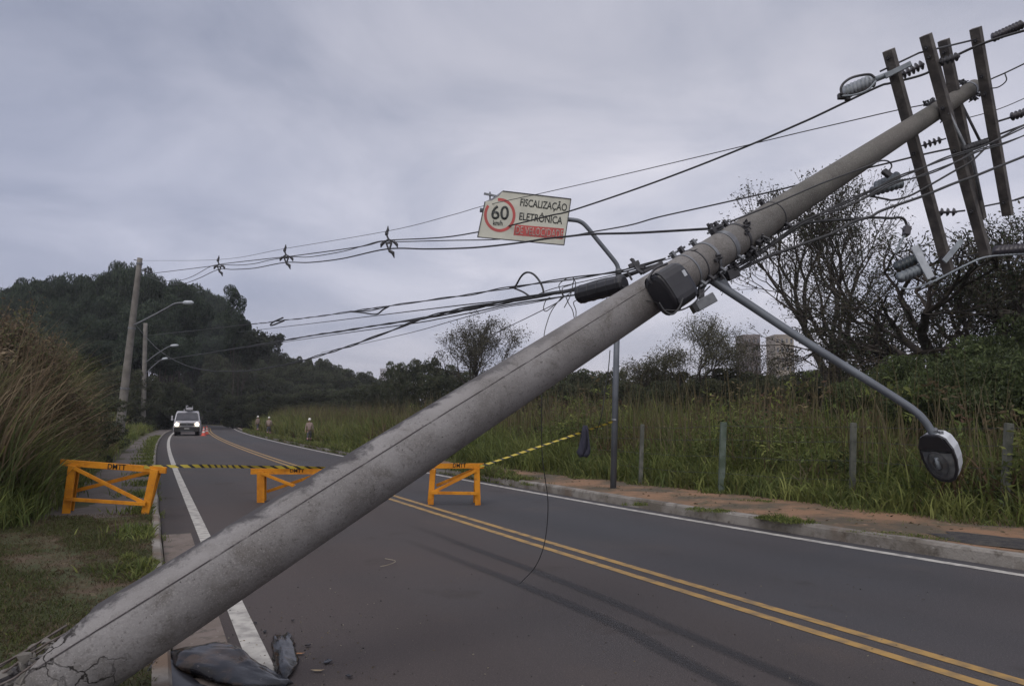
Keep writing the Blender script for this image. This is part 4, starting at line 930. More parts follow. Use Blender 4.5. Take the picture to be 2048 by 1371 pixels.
# --- left verge: lawn blades, rough grass, tall reeds
parts = []
m_ = 170000; s = 2+13*RG.random(m_)**.8; d = kLv(s)-.12-RG.random(m_)*5.2; x, y = sdpts(s, d)
pt = patch(x, y, 1.9, 2)+.6*patch(x, y, 5, 5); keep = (pt > -.55) | (RG.random(m_) < .3); s, d, x, y, pt = s[keep], d[keep], x[keep], y[keep], pt[keep]; m_ = len(s)
tt = rand_tint(m_, [(.075, .09, .028), (.06, .072, .026), (.09, .095, .04)], .3); dr = (RG.random(m_) < .3) | (pt < -.2); tt[dr] = rand_tint(dr.sum(), [(.13, .10, .06), (.10, .075, .048), (.085, .06, .04)])
parts.append(blades('', np.stack([x, y, gzv(s, d)-.002], 1), RG.uniform(.02, .07, m_)*(1+.6*np.clip(pt, 0, 1)), np.full(m_, .008), tt, bend=(.4, 1.6), segs=2))
parts.append(tuft(290, 1128, .1, .22, 900, .13, YGR+GREEN[:1], .012)); parts.append(tuft(262, 1118, .1, .18, 400, .10, YGR+GREEN[:1], .011)); parts.append(tuft(40, 1270, .1, .25, 300, .08, DRY+GREEN[:2], .009))
# tussocks
m_ = 15000; s = RG.uniform(13, 24, m_)
def tuss(n_, s0, s1, a0, a1, h0, h1, clump, w, cols, jit=.3, bend=(.25, .9), mod=None):
    k_ = n_//clump; s = RG.uniform(s0, s1, k_); d = kLv(s)-(a0+(a1-a0)*RG.random(k_)); H = RG.uniform(h0, h1, k_)
    if mod is not None: H = H*mod(s, d)
    tint = rand_tint(k_, cols, jit); return field('', np.concatenate([s]*clump), np.concatenate([d]*clump), np.concatenate([H]*clump), np.full(k_*clump, w), np.concatenate([tint]*clump), clump=clump, bend=bend, segs=4, droop=.55)
parts.append(tuss(9000, 14.2, 19, 1.9, 3.4, .5, .95, 30, .016, GREEN))
parts.append(tuss(9000, 12.5, 18, 2.4, 4.6, .5, 1.0, 30, .016, GREEN))
parts.append(tuss(20000, 15.2, 26, 1.8, 3.6, .35, .85, 26, .018, GREEN+YGR, .3, (.25, 1.0)))
parts.append(tuss(16000, 18, 48, 1.7, 3.6, .35, .9, 26, .022, GREEN+YGR[:1]+DRY[:1]))
parts.append(tuss(8000, 46, 90, 1.6, 4.5, .6, 1.4, 20, .05, GREEN+YGR[:1]+DRY[:1]))
m_ = 16000; s = RG.uniform(9, 60, m_); d = kLv(s)-.10-np.abs(RG.normal(0, .28, m_)); keep = patch(s, d*.2, 1.1, 3) > .15; s, d = s[keep], d[keep]; m_ = len(s)
parts.append(field('', s, d, RG.uniform(.06, .38, m_)*(.4+.6*np.clip(patch(s, d*.2, 1.1, 3), 0, 1)), np.full(m_, .013)+.0004*s, rand_tint(m_, GREEN+YGR[:1], .35), bend=(.2, 1.1), segs=3))
m_ = 700; s = RG.uniform(9, 22, m_); d = kLv(s)+.01+np.abs(RG.normal(0, .04, m_)); keep = patch(s, d*0, 2.3, 1) > .35; s, d = s[keep], d[keep]; m_ = len(s)
x, y = sdpts(s, d); parts.append(blades('', np.stack([x, y, np.zeros(m_)], 1), RG.uniform(.03, .14, m_), np.full(m_, .009), rand_tint(m_, GREEN, .3), bend=(.3, 1.2), segs=2))
V, F, T = merge(parts); kind(link_mesh('verge_grass', V, F, M_grass, tint=T), 'stuff')
parts = []
BR = [(.21, .155, .105), (.16, .115, .08), (.26, .205, .14), (.15, .14, .075), (.115, .135, .06)]
def reedmod(s, d):
    x, y = sdpts(s, d); px = 1024+1480*x/y; top = np.interp(px, [-200, 0, 60, 95, 125, 160, 200, 250, 300], [570, 592, 622, 690, 775, 822, 832, 838, 842])+30*np.sin(px*.075+y*.8)+20*np.sin(px*.19+1+y*2); return np.clip(1.55+y*(830-top)/1480, .35, 5.2)
parts.append(tuss(30000, 14.8, 19, 2.2, 6.8, .40, 1.08, 22, .024, BR, .35, (.08, .7), reedmod))
parts.append(leafmass(46000, 15.5, 30, 2.4, 7.5, lambda s, d: reedmod(s, d)*.72, .075, BR, 3.0, 1))
parts.append(tuss(26000, 15.0, 19, 2.0, 5.4, .35, .65, 30, .022, GREEN+BR[2:], .3, (.2, .9), reedmod))
parts.append(tuss(30000, 18, 34, 1.9, 7, .75, 1.0, 26, .03, BR+GREEN[:2], .3, (.15, .8), reedmod))
parts.append(tuss(16000, 32, 70, 3.5, 12, 1.6, 3.0, 20, .07, GREEN+BR[2:], .3, (.15, .8)))
parts.append(tuss(4200, 15.2, 21, 2.6, 6.5, .55, 1.05, 6, .014, [(.33, .29, .2), (.26, .22, .14)], .3, (.2, .9), reedmod))
V, F, T = merge(parts); kind(link_mesh('reeds', V, F, M_grass, tint=T), 'stuff')

# --- trees
def grow(seed, trunk=.28, levels=6, spread=32, r0=.16, fac=.76, kids=(2, 3), up=.15, first=2, sway=.12, side=.35):
    rnd = random.Random(seed); mb = MB(); tips = []
    def rec(p, d, L_, r, lv):
        n_ = 4 if lv < 2 else 3; pts = [p.copy()]; rr = [r]; q = p.copy(); dd = d.copy()
        for i in range(n_):
            dd = (dd+Vector((rnd.gauss(0, sway), rnd.gauss(0, sway), rnd.gauss(0, sway*.6)+up*.25))).normalized(); q = q+dd*(L_/n_); pts.append(q.copy()); rr.append(r*(1-.20*(i+1)/n_))
            if lv >= 2 and rnd.random() < side and lv < levels: rec(q.copy(), perturb(dd, 48), L_*.6, r*.36, lv+2)
        mb.tube(pts, rr, 7 if lv < 2 else (5 if lv < 4 else 3), cap=False)
        if lv >= levels-1: tips.append(q.copy()); tips.append(pts[len(pts)//2].copy())
        if lv < levels:
            for k in range(first if lv == 0 else rnd.randint(*kids)): rec(q.copy(), perturb(dd, spread*rnd.uniform(.6, 1.3)), L_*fac*rnd.uniform(.8, 1.15), rr[-1]*.76, lv+1)
    def perturb(d, ang):
        ax = d.cross(Vector((rnd.gauss(0, 1), rnd.gauss(0, 1), rnd.gauss(0, 1)))).normalized(); return Matrix.Rotation(R(ang), 3, ax) @ d
    rec(Vector((0, 0, 0)), Vector((rnd.gauss(0, .05), 0, 1)).normalized(), trunk, r0, 0)
    return mb, tips
def open_tree(name, seed, loc, height, width, leafn, leafsz, cols, label, group=None, spreadr=.05, rot=0, cat='tree', **k):
    mb, tips = grow(seed, **k); V = np.array([tuple(v) for v in mb.V]); T_ = np.array([tuple(v) for v in tips])
    zt = V[:, 2].max(); wd = max(np.percentile(V[:, 0], 99.5)-np.percentile(V[:, 0], .5), .01); fz = height/zt; fx = width/wd
    cxm = 0
    # keep branch thickness natural: scale centre lines, then restore the ring offsets
    rt = empty(name, loc, label, cat, group); rt.rotation_euler.z = rot
    top_ = V[:, 2] > zt*.6; mxy = V[top_, :2].mean(0)/.8*(0 if 'slender' in name else 1); sh = (V[:, 2:3]/zt)**1.5*mxy; V[:, :2] -= sh; T_[:, :2] -= (T_[:, 2:3]/zt)**1.5*mxy
    Sc = np.array([fx, fx, fz])
    V2 = V*Sc; o = link_mesh('trunk', V2, [tuple(f) for f in mb.F], M_bark, rt, smooth=True)
    C = np.repeat(T_*Sc, leafn, 0); C = C+RG.normal(0, spreadr*height*.55, C.shape)
    v, f, t_ = leafquads(C, leafsz, rand_tint(len(C), cols, .35)); link_mesh('crown', v, f, M_leaf, rt, tint=t_)
    return rt
DK = [(0.050, 0.055, 0.033), (0.061, 0.055, 0.035), (0.039, 0.044, 0.029), (0.072, 0.061, 0.039)]
def tl(px, py, Y): q = at(px, py, Y); q.z = gz(q.x, q.y)-.1; return q
def hgt(py, Y, px=1024): return at(px, py, Y).z
open_tree('tall_tree', 3, tl(1640, 760, 34), hgt(318, 34), 8.2, 3, .09, DK, 'tall sparse tree with slim forked limbs rising behind the street lamp arm', spreadr=.022, trunk=.24, levels=7, spread=24, r0=.024, fac=.80, up=.5, first=3)
open_tree('tall_tree', 11, tl(1676, 760, 32), hgt(400, 32), 7.0, 3, .085, DK, 'slightly lower sparse tree just right of the tallest one', spreadr=.026, trunk=.34, levels=6, spread=26, r0=.024, fac=.78, up=.4, first=2)
open_tree('spreading_tree', 21, tl(1885, 800, 26), hgt(450, 26), 11.5, 3, .08, DK, 'dark crooked spreading tree with bare branches behind the lower crossarm ends', spreadr=.03, trunk=.30, levels=7, spread=34, r0=.050, fac=.80, up=.08, first=4, sway=.15)
open_tree('spreading_tree', 28, tl(2050, 800, 24), hgt(435, 24), 8.5, 3, .09, DK+[(.04, .055, .028)], 'dense dark tree cut by the right edge of the picture', spreadr=.035, trunk=.28, levels=7, spread=34, r0=.046, fac=.80, up=.1, first=3, sway=.15)
open_tree('small_tree', 31, tl(1760, 780, 30), hgt(610, 30), 5.5, 4, .08, DK, 'low tangled tree between the tall trees and the lamp head', spreadr=.05, trunk=.24, levels=6, spread=38, r0=.024, fac=.78, up=.1, first=3)
open_tree('pale_tree', 41, tl(1395, 770, 46), hgt(622, 46), 7.4, 4, .08, [(.10, .095, .06), (.075, .07, .045), (.12, .115, .07)], 'pale twiggy round tree seen under the terminal box', spreadr=.04, trunk=.26, levels=7, spread=30, r0=.020, fac=.79, up=.2, first=4)
open_tree('pale_tree', 44, tl(1478, 770, 48), hgt(652, 48), 3.6, 3, .08, [(.075, .07, .045), (.06, .055, .036)], 'small twiggy tree right of the pale round tree, before the ruined tower', spreadr=.05, trunk=.24, levels=6, spread=30, r0=.02, fac=.79, up=.2, first=3)
open_tree('pale_tree', 47, tl(1305, 770, 44), hgt(708, 44), 3.6, 4, .08, DK, 'low wide scrubby tree just right of the sign post', spreadr=.07, trunk=.2, levels=6, spread=40, r0=.02, fac=.79, up=.05, first=3)
open_tree('lone_tree', 53, tl(965, 780, 56), hgt(612, 56), 6.4, 2, .10, [(.075, .07, .048), (.06, .055, .038), (.09, .08, .05)], 'lone leafy tree with upswept branches above the middle of the pole', spreadr=.035, trunk=.26, levels=7, spread=26, r0=.018, fac=.79, up=.35, first=3)
# dense crowns: lobes of leaf clumps; one mesh of each kind, copied
def dense_mesh(seed, lobes, n_leaf, size, cols, flat=1.0, tallness=1.0, zc=.58, low=False, zs=.8):
    rnd = np.random.default_rng(seed); P = []; C = []
    cs = rnd.normal(0, 1, (lobes, 3)); cs /= np.linalg.norm(cs, axis=1)[:, None]; cs *= (.12+.30*rnd.random((lobes, 1))**.6); cs[:, 2] = cs[:, 2]*tallness*.95+zc
    if low:
        zl = rnd.uniform(.08, .86, lobes); rl = .40*np.sqrt(np.clip(1-((zl-.35)/.62)**2, .02, 1))*rnd.uniform(.4, 1, lobes); al = rnd.uniform(0, 6.28, lobes); cs = np.stack([rl*np.cos(al), rl*np.sin(al), zl], 1)
    for i in range(lobes):
        m_ = n_leaf//lobes; q = rnd.normal(0, 1, (m_, 3)); q /= np.linalg.norm(q, axis=1)[:, None]
        rr = (.09+.10*rnd.random()); q = q*rr*(.72+.38*rnd.random((m_, 1))**.5); q[:, 2] *= zs
        P.append(cs[i]+q); C.append(rand_tint(m_, cols, .25)*rnd.uniform(.62, 1.45))
    P = np.concatenate(P); C = np.concatenate(C); P[:, 2] *= 1/ max(P[:, 2].max(), .01)
    P[:, 2] = np.maximum(P[:, 2], .02)
    return leafquads(P, size, C, 1.3)
HC = [(0.045, 0.063, 0.039), (0.036, 0.051, 0.035), (0.055, 0.071, 0.044), (0.030, 0.042, 0.033)]
BC = [(0.056, 0.067, 0.039), (0.046, 0.054, 0.033), (0.070, 0.078, 0.043), (0.065, 0.062, 0.039)]
def proto(name, seed, lobes, n_leaf, size, cols, tall=1.0, low=False, zc=.58, zs=.8):
    rt = bpy.data.objects.new(name, None); COL.objects.link(rt)
    v, f, t_ = dense_mesh(seed, lobes, n_leaf, size, cols, tallness=tall, low=low, zc=zc, zs=zs); o = link_mesh('crown', v, f, M_leaf, rt, tint=t_)
    o2 = MB().tube([(0, 0, -.02), (.01, 0, .2), (0, .01, .45), (-.02, 0, .7)], [.022, .018, .013, .006], 7).tube([(0, .01, .3), (.1, .02, .5), (.18, 0, .62)], [.012, .008, .003], 5).tube([(0, .01, .35), (-.11, -.03, .55), (-.2, 0, .66)], [.012, .008, .003], 5).build('trunk', M_bark, rt, smooth=True)
    return rt
PH = [proto('hill_tree', 100+i, 34, 12000, .024, HC, .42, False, .74, .38) for i in range(4)]
PB_ = [proto('bush', 200+i, 40, 11000, .030, BC, .85, True, .58, .5) for i in range(3)]
used = set()
def plant(pr, px, top, Y, wf, label, group, cat, wide=None):
    q = tl(px, 840, Y); h_ = at(px, top, Y).z-q.z
    if pr.name in used:
        o = pr.copy(); COL.objects.link(o)
        for ch in pr.children: c = ch.copy(); COL.objects.link(c); c.parent = o
    else: o = pr; used.add(pr.name)
    o.location = q; o.rotation_euler = (0, 0, random.uniform(0, 6.28)); w = wide if wide else h_*wf
    o.scale = (w, w, h_); return tag(o, label, cat, group)
hill = [(-60, 585), (-30, 582), (-5, 578), (18, 566), (40, 560), (62, 553), (84, 551), (106, 547), (128, 546), (150, 549), (168, 547), (186, 548), (205, 534), (222, 523), (240, 520), (256, 528), (272, 540), (292, 548), (314, 546), (336, 549), (354, 560), (370, 568), (388, 566), (404, 568), (420, 582), (436, 590), (448, 602)]
for i, (px, top) in enumerate(hill):
    plant(PH[i % 4], px, top+random.uniform(-5, 9), (108 if px < 362 else 162)+random.uniform(-4, 6), 1, 'dark evergreen tree in the dense wood on the hill at left', 'trees of the wood on the left hill', 'tree', wide=random.uniform(4, 8.2)*(1 if px < 362 else 1.15))
for (y0, Y_, n_, w0) in ((596, 102, 24, 5.5), (636, 96, 24, 5.5), (672, 90, 24, 5)):
    for i in range(n_):
        px = -50+i*21.5+random.uniform(-6, 6)
        if px > 440: continue
        plant(PH[(i+1) % 4], px, y0+random.uniform(-12, 12), (Y_ if px < 362 else Y_+56)+random.uniform(-3, 3), 1, 'dark evergreen tree in the dense wood on the hill at left', 'trees of the wood on the left hill', 'tree', wide=random.uniform(w0, w0+1.5)*(1 if px < 362 else 1.2))
for i in range(16):
    px = -20+i*20+random.uniform(-6, 6); plant(PB_[i % 3], px, 735+random.uniform(-12, 12), 80+random.uniform(-3, 3), 1, 'dull green bush below the wood on the left hill', 'bushes below the left wood', 'bush', wide=random.uniform(4.5, 6))
for i in range(9):
    px = 322+i*15+random.uniform(-3, 3); plant(PB_[i % 3], px, 688+random.uniform(-8, 8), 152, 1, 'dark bushy tree closing the view at the road bend', 'trees closing the road bend', 'tree', wide=7)
# wooded slope falling to the right behind the road
def outl_(px): return float(np.interp(px, [430, 480, 500, 535, 570, 620, 660, 700, 740, 775, 800], [690, 688, 692, 700, 709, 715, 724, 738, 752, 760, 767]))
for i in range(24):
    px = 470+i*14+random.uniform(-3, 3); plant(PB_[i % 3], px, outl_(px)+random.uniform(-5, 5), 150, 1, 'dark bushy tree on the wooded slope behind the road bend', 'trees on the slope behind the bend', 'tree', wide=random.uniform(4.5, 7))
for (dy_, y0, Y_) in ((24, 712, 142), (52, 742, 134)):
    for i in range(25):
        px = 425+i*15+random.uniform(-4, 4); plant(PB_[(i+1) % 3], px, max(outl_(px)+dy_, y0)+random.uniform(-9, 8), Y_, 1, 'dark bushy tree on the wooded slope behind the road bend', 'trees on the slope behind the bend', 'tree', wide=random.uniform(6, 8))
for i in range(20):
    px = 470+i*17+random.uniform(-4, 4); plant(PB_[i % 3], px, 788+random.uniform(-8, 8)-.05*(px-470), 100, 1, 'dark bush standing behind the far tall grass', 'bushes behind the far tall grass', 'bush', wide=random.uniform(4, 6))
for i in range(8):
    px = 232+i*17+random.uniform(-4, 4); plant(PB_[i % 3], px, 770+random.uniform(-8, 8), 88, 1, 'dark bush at the foot of the wood behind the truck', 'bushes behind the truck', 'bush', wide=random.uniform(5, 6.5))
for i in range(7):
    px = 366+i*16; plant(PB_[i % 3], px, 752+random.uniform(-8, 8), 150, 1, 'dark bushy tree closing the view at the road bend', 'trees closing the road bend', 'tree', wide=8.5)
# narrow tree at the edge of the hill wood and little tree on the slope
eu = [(0.046, 0.055, 0.039), (0.058, 0.065, 0.044)]
PS = proto('slender_tree', 150, 26, 9000, .034, HC, .9, True, .58, .55)
for v in PS.children[0].data.vertices: v.co.z = .56+.44*v.co.z; v.co.x += .08*math.sin(v.co.z*30)
plant(PS, 463, 571, 104, 1, 'slender tall tree at the right edge of the hill wood', 'trees of the wood on the left hill', 'tree', wide=4.4)
plant(PS, 474, 640, 106, 1, 'lower tree under the slender one at the right edge of the hill wood', 'trees of the wood on the left hill', 'tree', wide=4.6)
open_tree('slender_tree', 64, tl(478, 840, 106), hgt(655, 106, 478), 4.0, 9, .35, eu, 'thin wispy tree just beside the slender tall tree', spreadr=.05, trunk=.45, levels=5, spread=30, r0=.010, fac=.66, up=.4, first=3)
open_tree('slender_tree', 66, tl(533, 840, 148), hgt(668, 148, 533), 7.0, 16, .5, eu, 'small rounded tree standing out above the wooded slope', spreadr=.035, trunk=.62, levels=4, spread=30, r0=.012, fac=.6, up=.4, first=3)
# clumps of trees and bushes in the middle and right
mid = [(790, 722, 74, 5.0), (825, 718, 76, 5.0), (862, 715, 75, 5.2), (893, 728, 76, 4.6), (812, 745, 70, 5), (850, 745, 70, 5), (885, 750, 70, 5), (925, 742, 72, 4.5), (955, 738, 74, 4.5), (990, 742, 72, 4.5), (1030, 748, 70, 5), (760, 762, 78, 4.5), (730, 770, 80, 5)]
for i, (px, top, Y, w) in enumerate(mid): plant(PB_[i % 3], px, top, Y, 1, 'dark round bush in the clump of trees left of the lone tree', 'bushes in the middle clump', 'bush', wide=w*.72)
mid = [(1075, 752, 60, 5), (1110, 750, 58, 4.5), (1150, 742, 58, 4), (1185, 738, 57, 4), (1215, 742, 58, 4), (1240, 730, 55, 1.6), (1265, 752, 52, 4), (1320, 745, 50, 4), (1365, 742, 50, 4), (1420, 738, 50, 4), (1465, 735, 48, 4), (1510, 745, 46, 4), (1555, 748, 45, 4), (1605, 740, 42, 4), (1650, 738, 40, 4), (1700, 735, 38, 4)]
for i, (px, top, Y, w) in enumerate(mid): plant(PB_[i % 3], px, top, Y, 1, 'dark low bush in the hedge line behind the tall grass', 'bushes in the hedge line behind the grass', 'bush', wide=w*1.05)
for i in range(24):
    plant(PB_[i % 3], 1010+i*32+random.uniform(-6, 6), 764+random.uniform(-8, 8), 36 if i > 8 else 46, 1, 'dark low bush in the hedge line behind the tall grass', 'bushes in the hedge line behind the grass', 'bush', wide=2.6 if i > 8 else 3.4)
GB = [(0.077, 0.098, 0.039), (0.063, 0.084, 0.035), (0.098, 0.119, 0.049), (0.049, 0.063, 0.031)]
PG = [proto('green_bush', 300+i, 46, 26000, .024, GB, .9, True, .58, .6) for i in range(2)]
for i, (px, top, Y, w, lb) in enumerate([(1850, 705, 21, 2.8, 'leafy green bush right below the crooked spreading tree'), (1925, 690, 20, 3.0, 'tallest leafy green bush near the right edge'), (2005, 662, 19, 2.8, 'leafy green bush in the right corner above the last fence post'), (2068, 622, 18, 2.8, 'leafy green bush cut by the right picture edge'),
                                        (1785, 725, 22, 2.6, 'leafy green bush directly behind the street lamp arm'), (1890, 740, 17.5, 2.6, 'low green bush above the lamp head'), (1965, 720, 16.5, 2.6, 'low green bush between lamp head and last fence post'), (2040, 690, 15.5, 2.8, 'low green bush beside the last fence post'),
                                        (1720, 760, 20, 2.4, 'small green bush before the twin tall trees')]):
    plant(PG[i % 2], px, top, Y, 1, lb, 'green bushes at right', 'bush', wide=w)
BRT = [(.16, .115, .08), (.12, .085, .06), (.2, .155, .1), (.11, .11, .055)]
for (sd_, px, Y, top, w, lb) in ((71, 22, 14.5, 600, 1.7, 'tallest dry brown shrub at the left picture edge'), (73, 78, 15.5, 662, 1.3, 'dry brown shrub right of the tallest one at the left edge'), (75, 122, 17.5, 760, 1.3, 'low dry brown shrub above the left barrier'), (77, 188, 26, 812, 1.4, 'small brown shrub left of the leaning concrete pole'), (79, -50, 13.5, 590, 1.8, 'dry brown shrub cut by the left picture edge')):
    open_tree('dry_shrub', sd_, tl(px, 900, Y), hgt(top, Y)-.1, w, 5, .05, BRT, lb, spreadr=.06, trunk=.16, levels=6, spread=34, r0=.02, fac=.84, up=.2, first=4, cat='shrub')
# bushes at left edge
for i, (px, top, Y, w, lb) in enumerate([(150, 800, 24, 2.6, 'dark low bush at the right foot of the brown reeds'), (60, 820, 17, 2.2, 'dark bush under the brown reeds at the left edge'), (190, 790, 34, 3.4, 'dark bush just left of the leaning concrete pole'), (110, 700, 30, 3.6, 'green bush rising behind the brown reeds')]):
    plant(PB_[i % 3], px, top, Y, 1, lb, 'bushes on the left verge', 'bush', wide=w)
bpy.context.view_layer.update()

# ================================================================ distant buildings
def tower(name, x0, x1, top, Y, c1, c2, label, floors, cols, depth=12):
    a, b = at(x0, top, Y), at(x1, top, Y); rt = empty(name, ((a.x+b.x)/2, Y, 0), label, 'building'); w = b.x-a.x; h_ = a.z
    m1 = mat(name+'_wall'+str(x0), c1, c2, scale=.15, rough=.9)
    MB().box(((a.x+b.x)/2, Y+depth/2, h_/2), w, depth, h_).build('wall', m1, rt)
    MB().box(((a.x+b.x)/2, Y+depth/2, h_+.4), w*1.03, depth*1.03, .8).build('roof', m1, rt)
    mw = mat('far_window', (.08, .085, .1), (.05, .05, .06), rough=.3)
    fr = [h_*(i+.5)/floors for i in range(floors)]
    for i in range(floors):
        mbw = MB()
        for j in range(cols): mbw.box((a.x+w*(j+.5)/cols, Y-.05, h_*(i+.5)/floors), w/cols*.4, .1, h_/floors*.45)
        if fr[i] > h_*.35: mbw.build('window_row', mw, rt)
    adopt(rt)
tower('tower_block', 1550, 1587, 672, 330, (.27, .235, .19), (.18, .155, .13), 'pale beige tower standing behind the lamp arm and tall trees', 9, 4)
tower('tower_block', 1486, 1520, 672, 345, (.17, .14, .13), (.11, .09, .085), 'darker brown tower half hidden behind the small twiggy tree', 9, 4)
tower('apartment_block', 760, 795, 738, 700, (.36, .34, .37), (.3, .29, .32), 'pale distant apartment block left of the middle bush clump', 14, 6)
tower('apartment_block', 900, 925, 741, 750, (.30, .31, .38), (.25, .26, .32), 'small far bluish block right of the middle bush clump', 10, 5)

# ================================================================ fence
M_fp = mat('fence_post_concrete', (.115, .118, .105), (.055, .06, .05), scale=5, rough=.9, bump=.4)
M_fpg = mat('mossy_post', (.095, .12, .105), (.05, .07, .05), scale=4, rough=.9, bump=.4)
fp = [((2005, 1037), (2018, 846), .11, 'thick leaning concrete fence post nearest the right edge', M_fp), ((1703, 1004), (1707, 845), .10, 'thin grey fence post left of the lamp head', M_fp), ((1441, 985), (1447, 844), .12, 'mossy green fence post between the pale post and the lamp head', M_fpg), ((1280, 968), (1285, 848), .09, 'pale fence post just right of the sign post', M_fp),
      ((1083, 925), (1083, 850), .10, 'faint fence post below the rising tape', M_fp), ((966, 902), (966, 850), .10, 'short fence post just right of the fallen pole', M_fp), ((727, 884), (727, 848), .10, 'small distant fence post left of the fallen pole', M_fp), ((655, 872), (655, 845), .10, 'farthest tiny fence post near the workers', M_fp)]
tops = []
for (b, t_, w, lb, m_) in fp:
    B_ = gnd(*b, .15 if b[0] > 1100 else .0); T_ = at(t_[0], t_[1], B_.y+.05); tops.append((B_, T_))
    o = MB().beam(B_-Vector((0, 0, .2)), T_, w, w*.9, up=(0, 1, 0)).build('fence_post', m_, bevel=.012)
    tag(o, lb, 'fence post', 'posts of the wire fence')
mb = MB()
for h_ in (.28, .52, .76, .95):
    P = []
    for i, (B_, T_) in enumerate(tops):
        P.append(B_.lerp(T_, h_)+Vector((0, -.05, 0)))
        if i+1 < len(tops): P.append((B_.lerp(T_, h_)+tops[i+1][0].lerp(tops[i+1][1], h_))/2-Vector((0, .05, .03)))
    ext = P[0]+(P[0]-P[2])*1.2; mb.tube([ext]+P, .0035, 4)
tag(mb.build('fence_wire', M_dark), 'thin strands of wire strung between the roadside fence posts', 'fence wire')

# ================================================================ van-like lift truck with lit headlamps
def truck():
    c = gnd(373, 871, 0); s, d = inv_sd(c.x, c.y); k = -.54+.0015*s; hd = math.atan2(0-0, 1)
    rt = empty('lift_truck', c, 'white utility truck facing the viewer with headlamps lit and a lift bucket on top', 'truck')
    ang = math.atan2(-c.x, c.y)*.93       # nose towards the barriers
    M_w = mat('truck_white', (.34, .34, .38), (.27, .27, .30), scale=3, rough=.35); M_gl = mat('truck_glass', (.025, .027, .038), (.04, .04, .055), scale=2, rough=.2, spec=.35)
    M_bk = mat('truck_black', (.016, .015, .016), rough=.6)
    M_hl = mat('headlamp_lit', (.5, .4, .3), rough=.3, emit=(1, .56, .20, 2.4)); M_bulb = mat('headlamp_bulb', (.9, .85, .7), rough=.3, emit=(1, .86, .62, 22))
    W2, H = 1.08, 2.12
    # cab: lofted cross-sections from nose (y=0) backwards
    def ring(y, z0, z1, w0, w1, r=.1):
        P = []
        for sx in (-1, 1):
            z = [z0, z0+(z1-z0)*.45, z1-r, z1-r*.3, z1]
            x = [w0, w0, w1, w1-r*.3, w1-r]
            seq = list(zip(x, z)); seq = seq if sx == 1 else None
            if sx == 1: P += [(x_, y, z_) for x_, z_ in seq]
        Lf = [(-x_, y, z_) for x_, _, z_ in reversed(P)]
        return P+Lf
    R_ = [ring(0, .42, 1.12, W2*.93, W2*.86, .08), ring(.06, .36, 1.22, W2, W2*.93, .08), ring(.30, .36, 1.28, W2, W2*.97), ring(.62, .36, 1.92, W2, W2*.86), ring(.80, .36, H-.03, W2, W2*.83), ring(1.05, .36, H, W2, W2*.83), ring(1.9, .36, H, W2, W2*.83), ring(2.0, .36, H-.04, W2, W2*.82)]
    n_ = len(R_[0]); V = [v for r_ in R_ for v in r_]; F = [(i*n_+j, i*n_+(j+1) % n_, (i+1)*n_+(j+1) % n_, (i+1)*n_+j) for i in range(len(R_)-1) for j in range(n_)]+[tuple(range(n_)), tuple((len(R_)-1)*n_+j for j in reversed(range(n_)))]
    MB().add(V, F).build('cab', M_w, rt, bevel=.02)
    # windscreen follows the slope of the cab face
    def face(z): return float(np.interp(z, [.36, 1.12, 1.28, 1.92, 2.09], [-.01, -.01, .29, .61, .78]))
    MB().prism([(-.92, face(1.32)-.022, 1.32), (.92, face(1.32)-.022, 1.32), (.84, face(1.88)-.022, 1.88), (.74, face(1.97)-.022, 1.97), (-.74, face(1.97)-.022, 1.97), (-.84, face(1.88)-.022, 1.88)], (0, .02, 0)).build('windscreen', M_gl, rt)
    for sx in (-1, 1):
        MB().prism([(sx*1.0, .55, 1.3), (sx*1.0, 1.5, 1.3), (sx*.93, 1.45, 1.85), (sx*.93, .75, 1.85)], (sx*.05, 0, 0)).build('side_window', M_gl, rt)
        MB().tube([(sx*1.0, .45, 1.35), (sx*1.16, .35, 1.45)], .02, 6).box((sx*1.2, .34, 1.52), .14, .06, .42).build('mirror', M_w if sx < 0 else M_bk, rt, bevel=.02)
        MB().prism([(sx*.93, -.03, .90), (sx*.70, -.035, .88), (sx*.66, -.02, 1.02), (sx*.90, -.005, 1.10)], (0, .06, 0)).build('headlamp', M_hl, rt)
        MB().tube([(sx*.80, -.10, .975), (sx*.80, -.03, .975)], [.115, .13], 14).build('bulb', M_bulb, rt)
        mbw = MB().tube([(sx*.98, .75, .38), (sx*.72, .75, .38)], .38, 20); mbw.build('wheel', M_bk, rt)
        MB().tube([(sx*.995, .75, .38), (sx*.985, .75, .38)], .2, 16).build('hub', M_steel, rt)
        MB().tube([(sx*.98, 3.7, .38), (sx*.60, 3.7, .38)], .38, 20).build('wheel', M_bk, rt)
    mb = MB().box((0, -.03, .97), 1.12, .05, .22); mb.build('grille', M_bk, rt, bevel=.02)
    MB().box((0, -.055, 1.0), 1.0, .02, .02).box((0, -.055, .93), 1.0, .02, .02).box((0, -.06, .965), .12, .02, .09).build('grille_trim', M_steel, rt)
    MB().box((0, -.06, .56), 2.04, .22, .44).build('bumper', M_bk, rt, bevel=.05)
    MB().box((0, -.18, .62), .4, .02, .13).build('number_plate', mat('plate_grey', (.25, .25, .25), rough=.5), rt)
    MB().box((0, -.175, .40), 1.1, .02, .03).build('skid_bar', M_steel, rt)
    MB().tube([(-.5, .26, 1.34), (.0, .3, 1.42)], .012, 5).tube([(.3, .26, 1.34), (.75, .3, 1.42)], .012, 5).build('wipers', M_bk, rt)
    MB().box((0, 3.3, .7), 1.9, 3.4, .18).box((0, 3.3, .98), 2.0, 3.3, .38).build('flatbed', M_w, rt, bevel=.02)
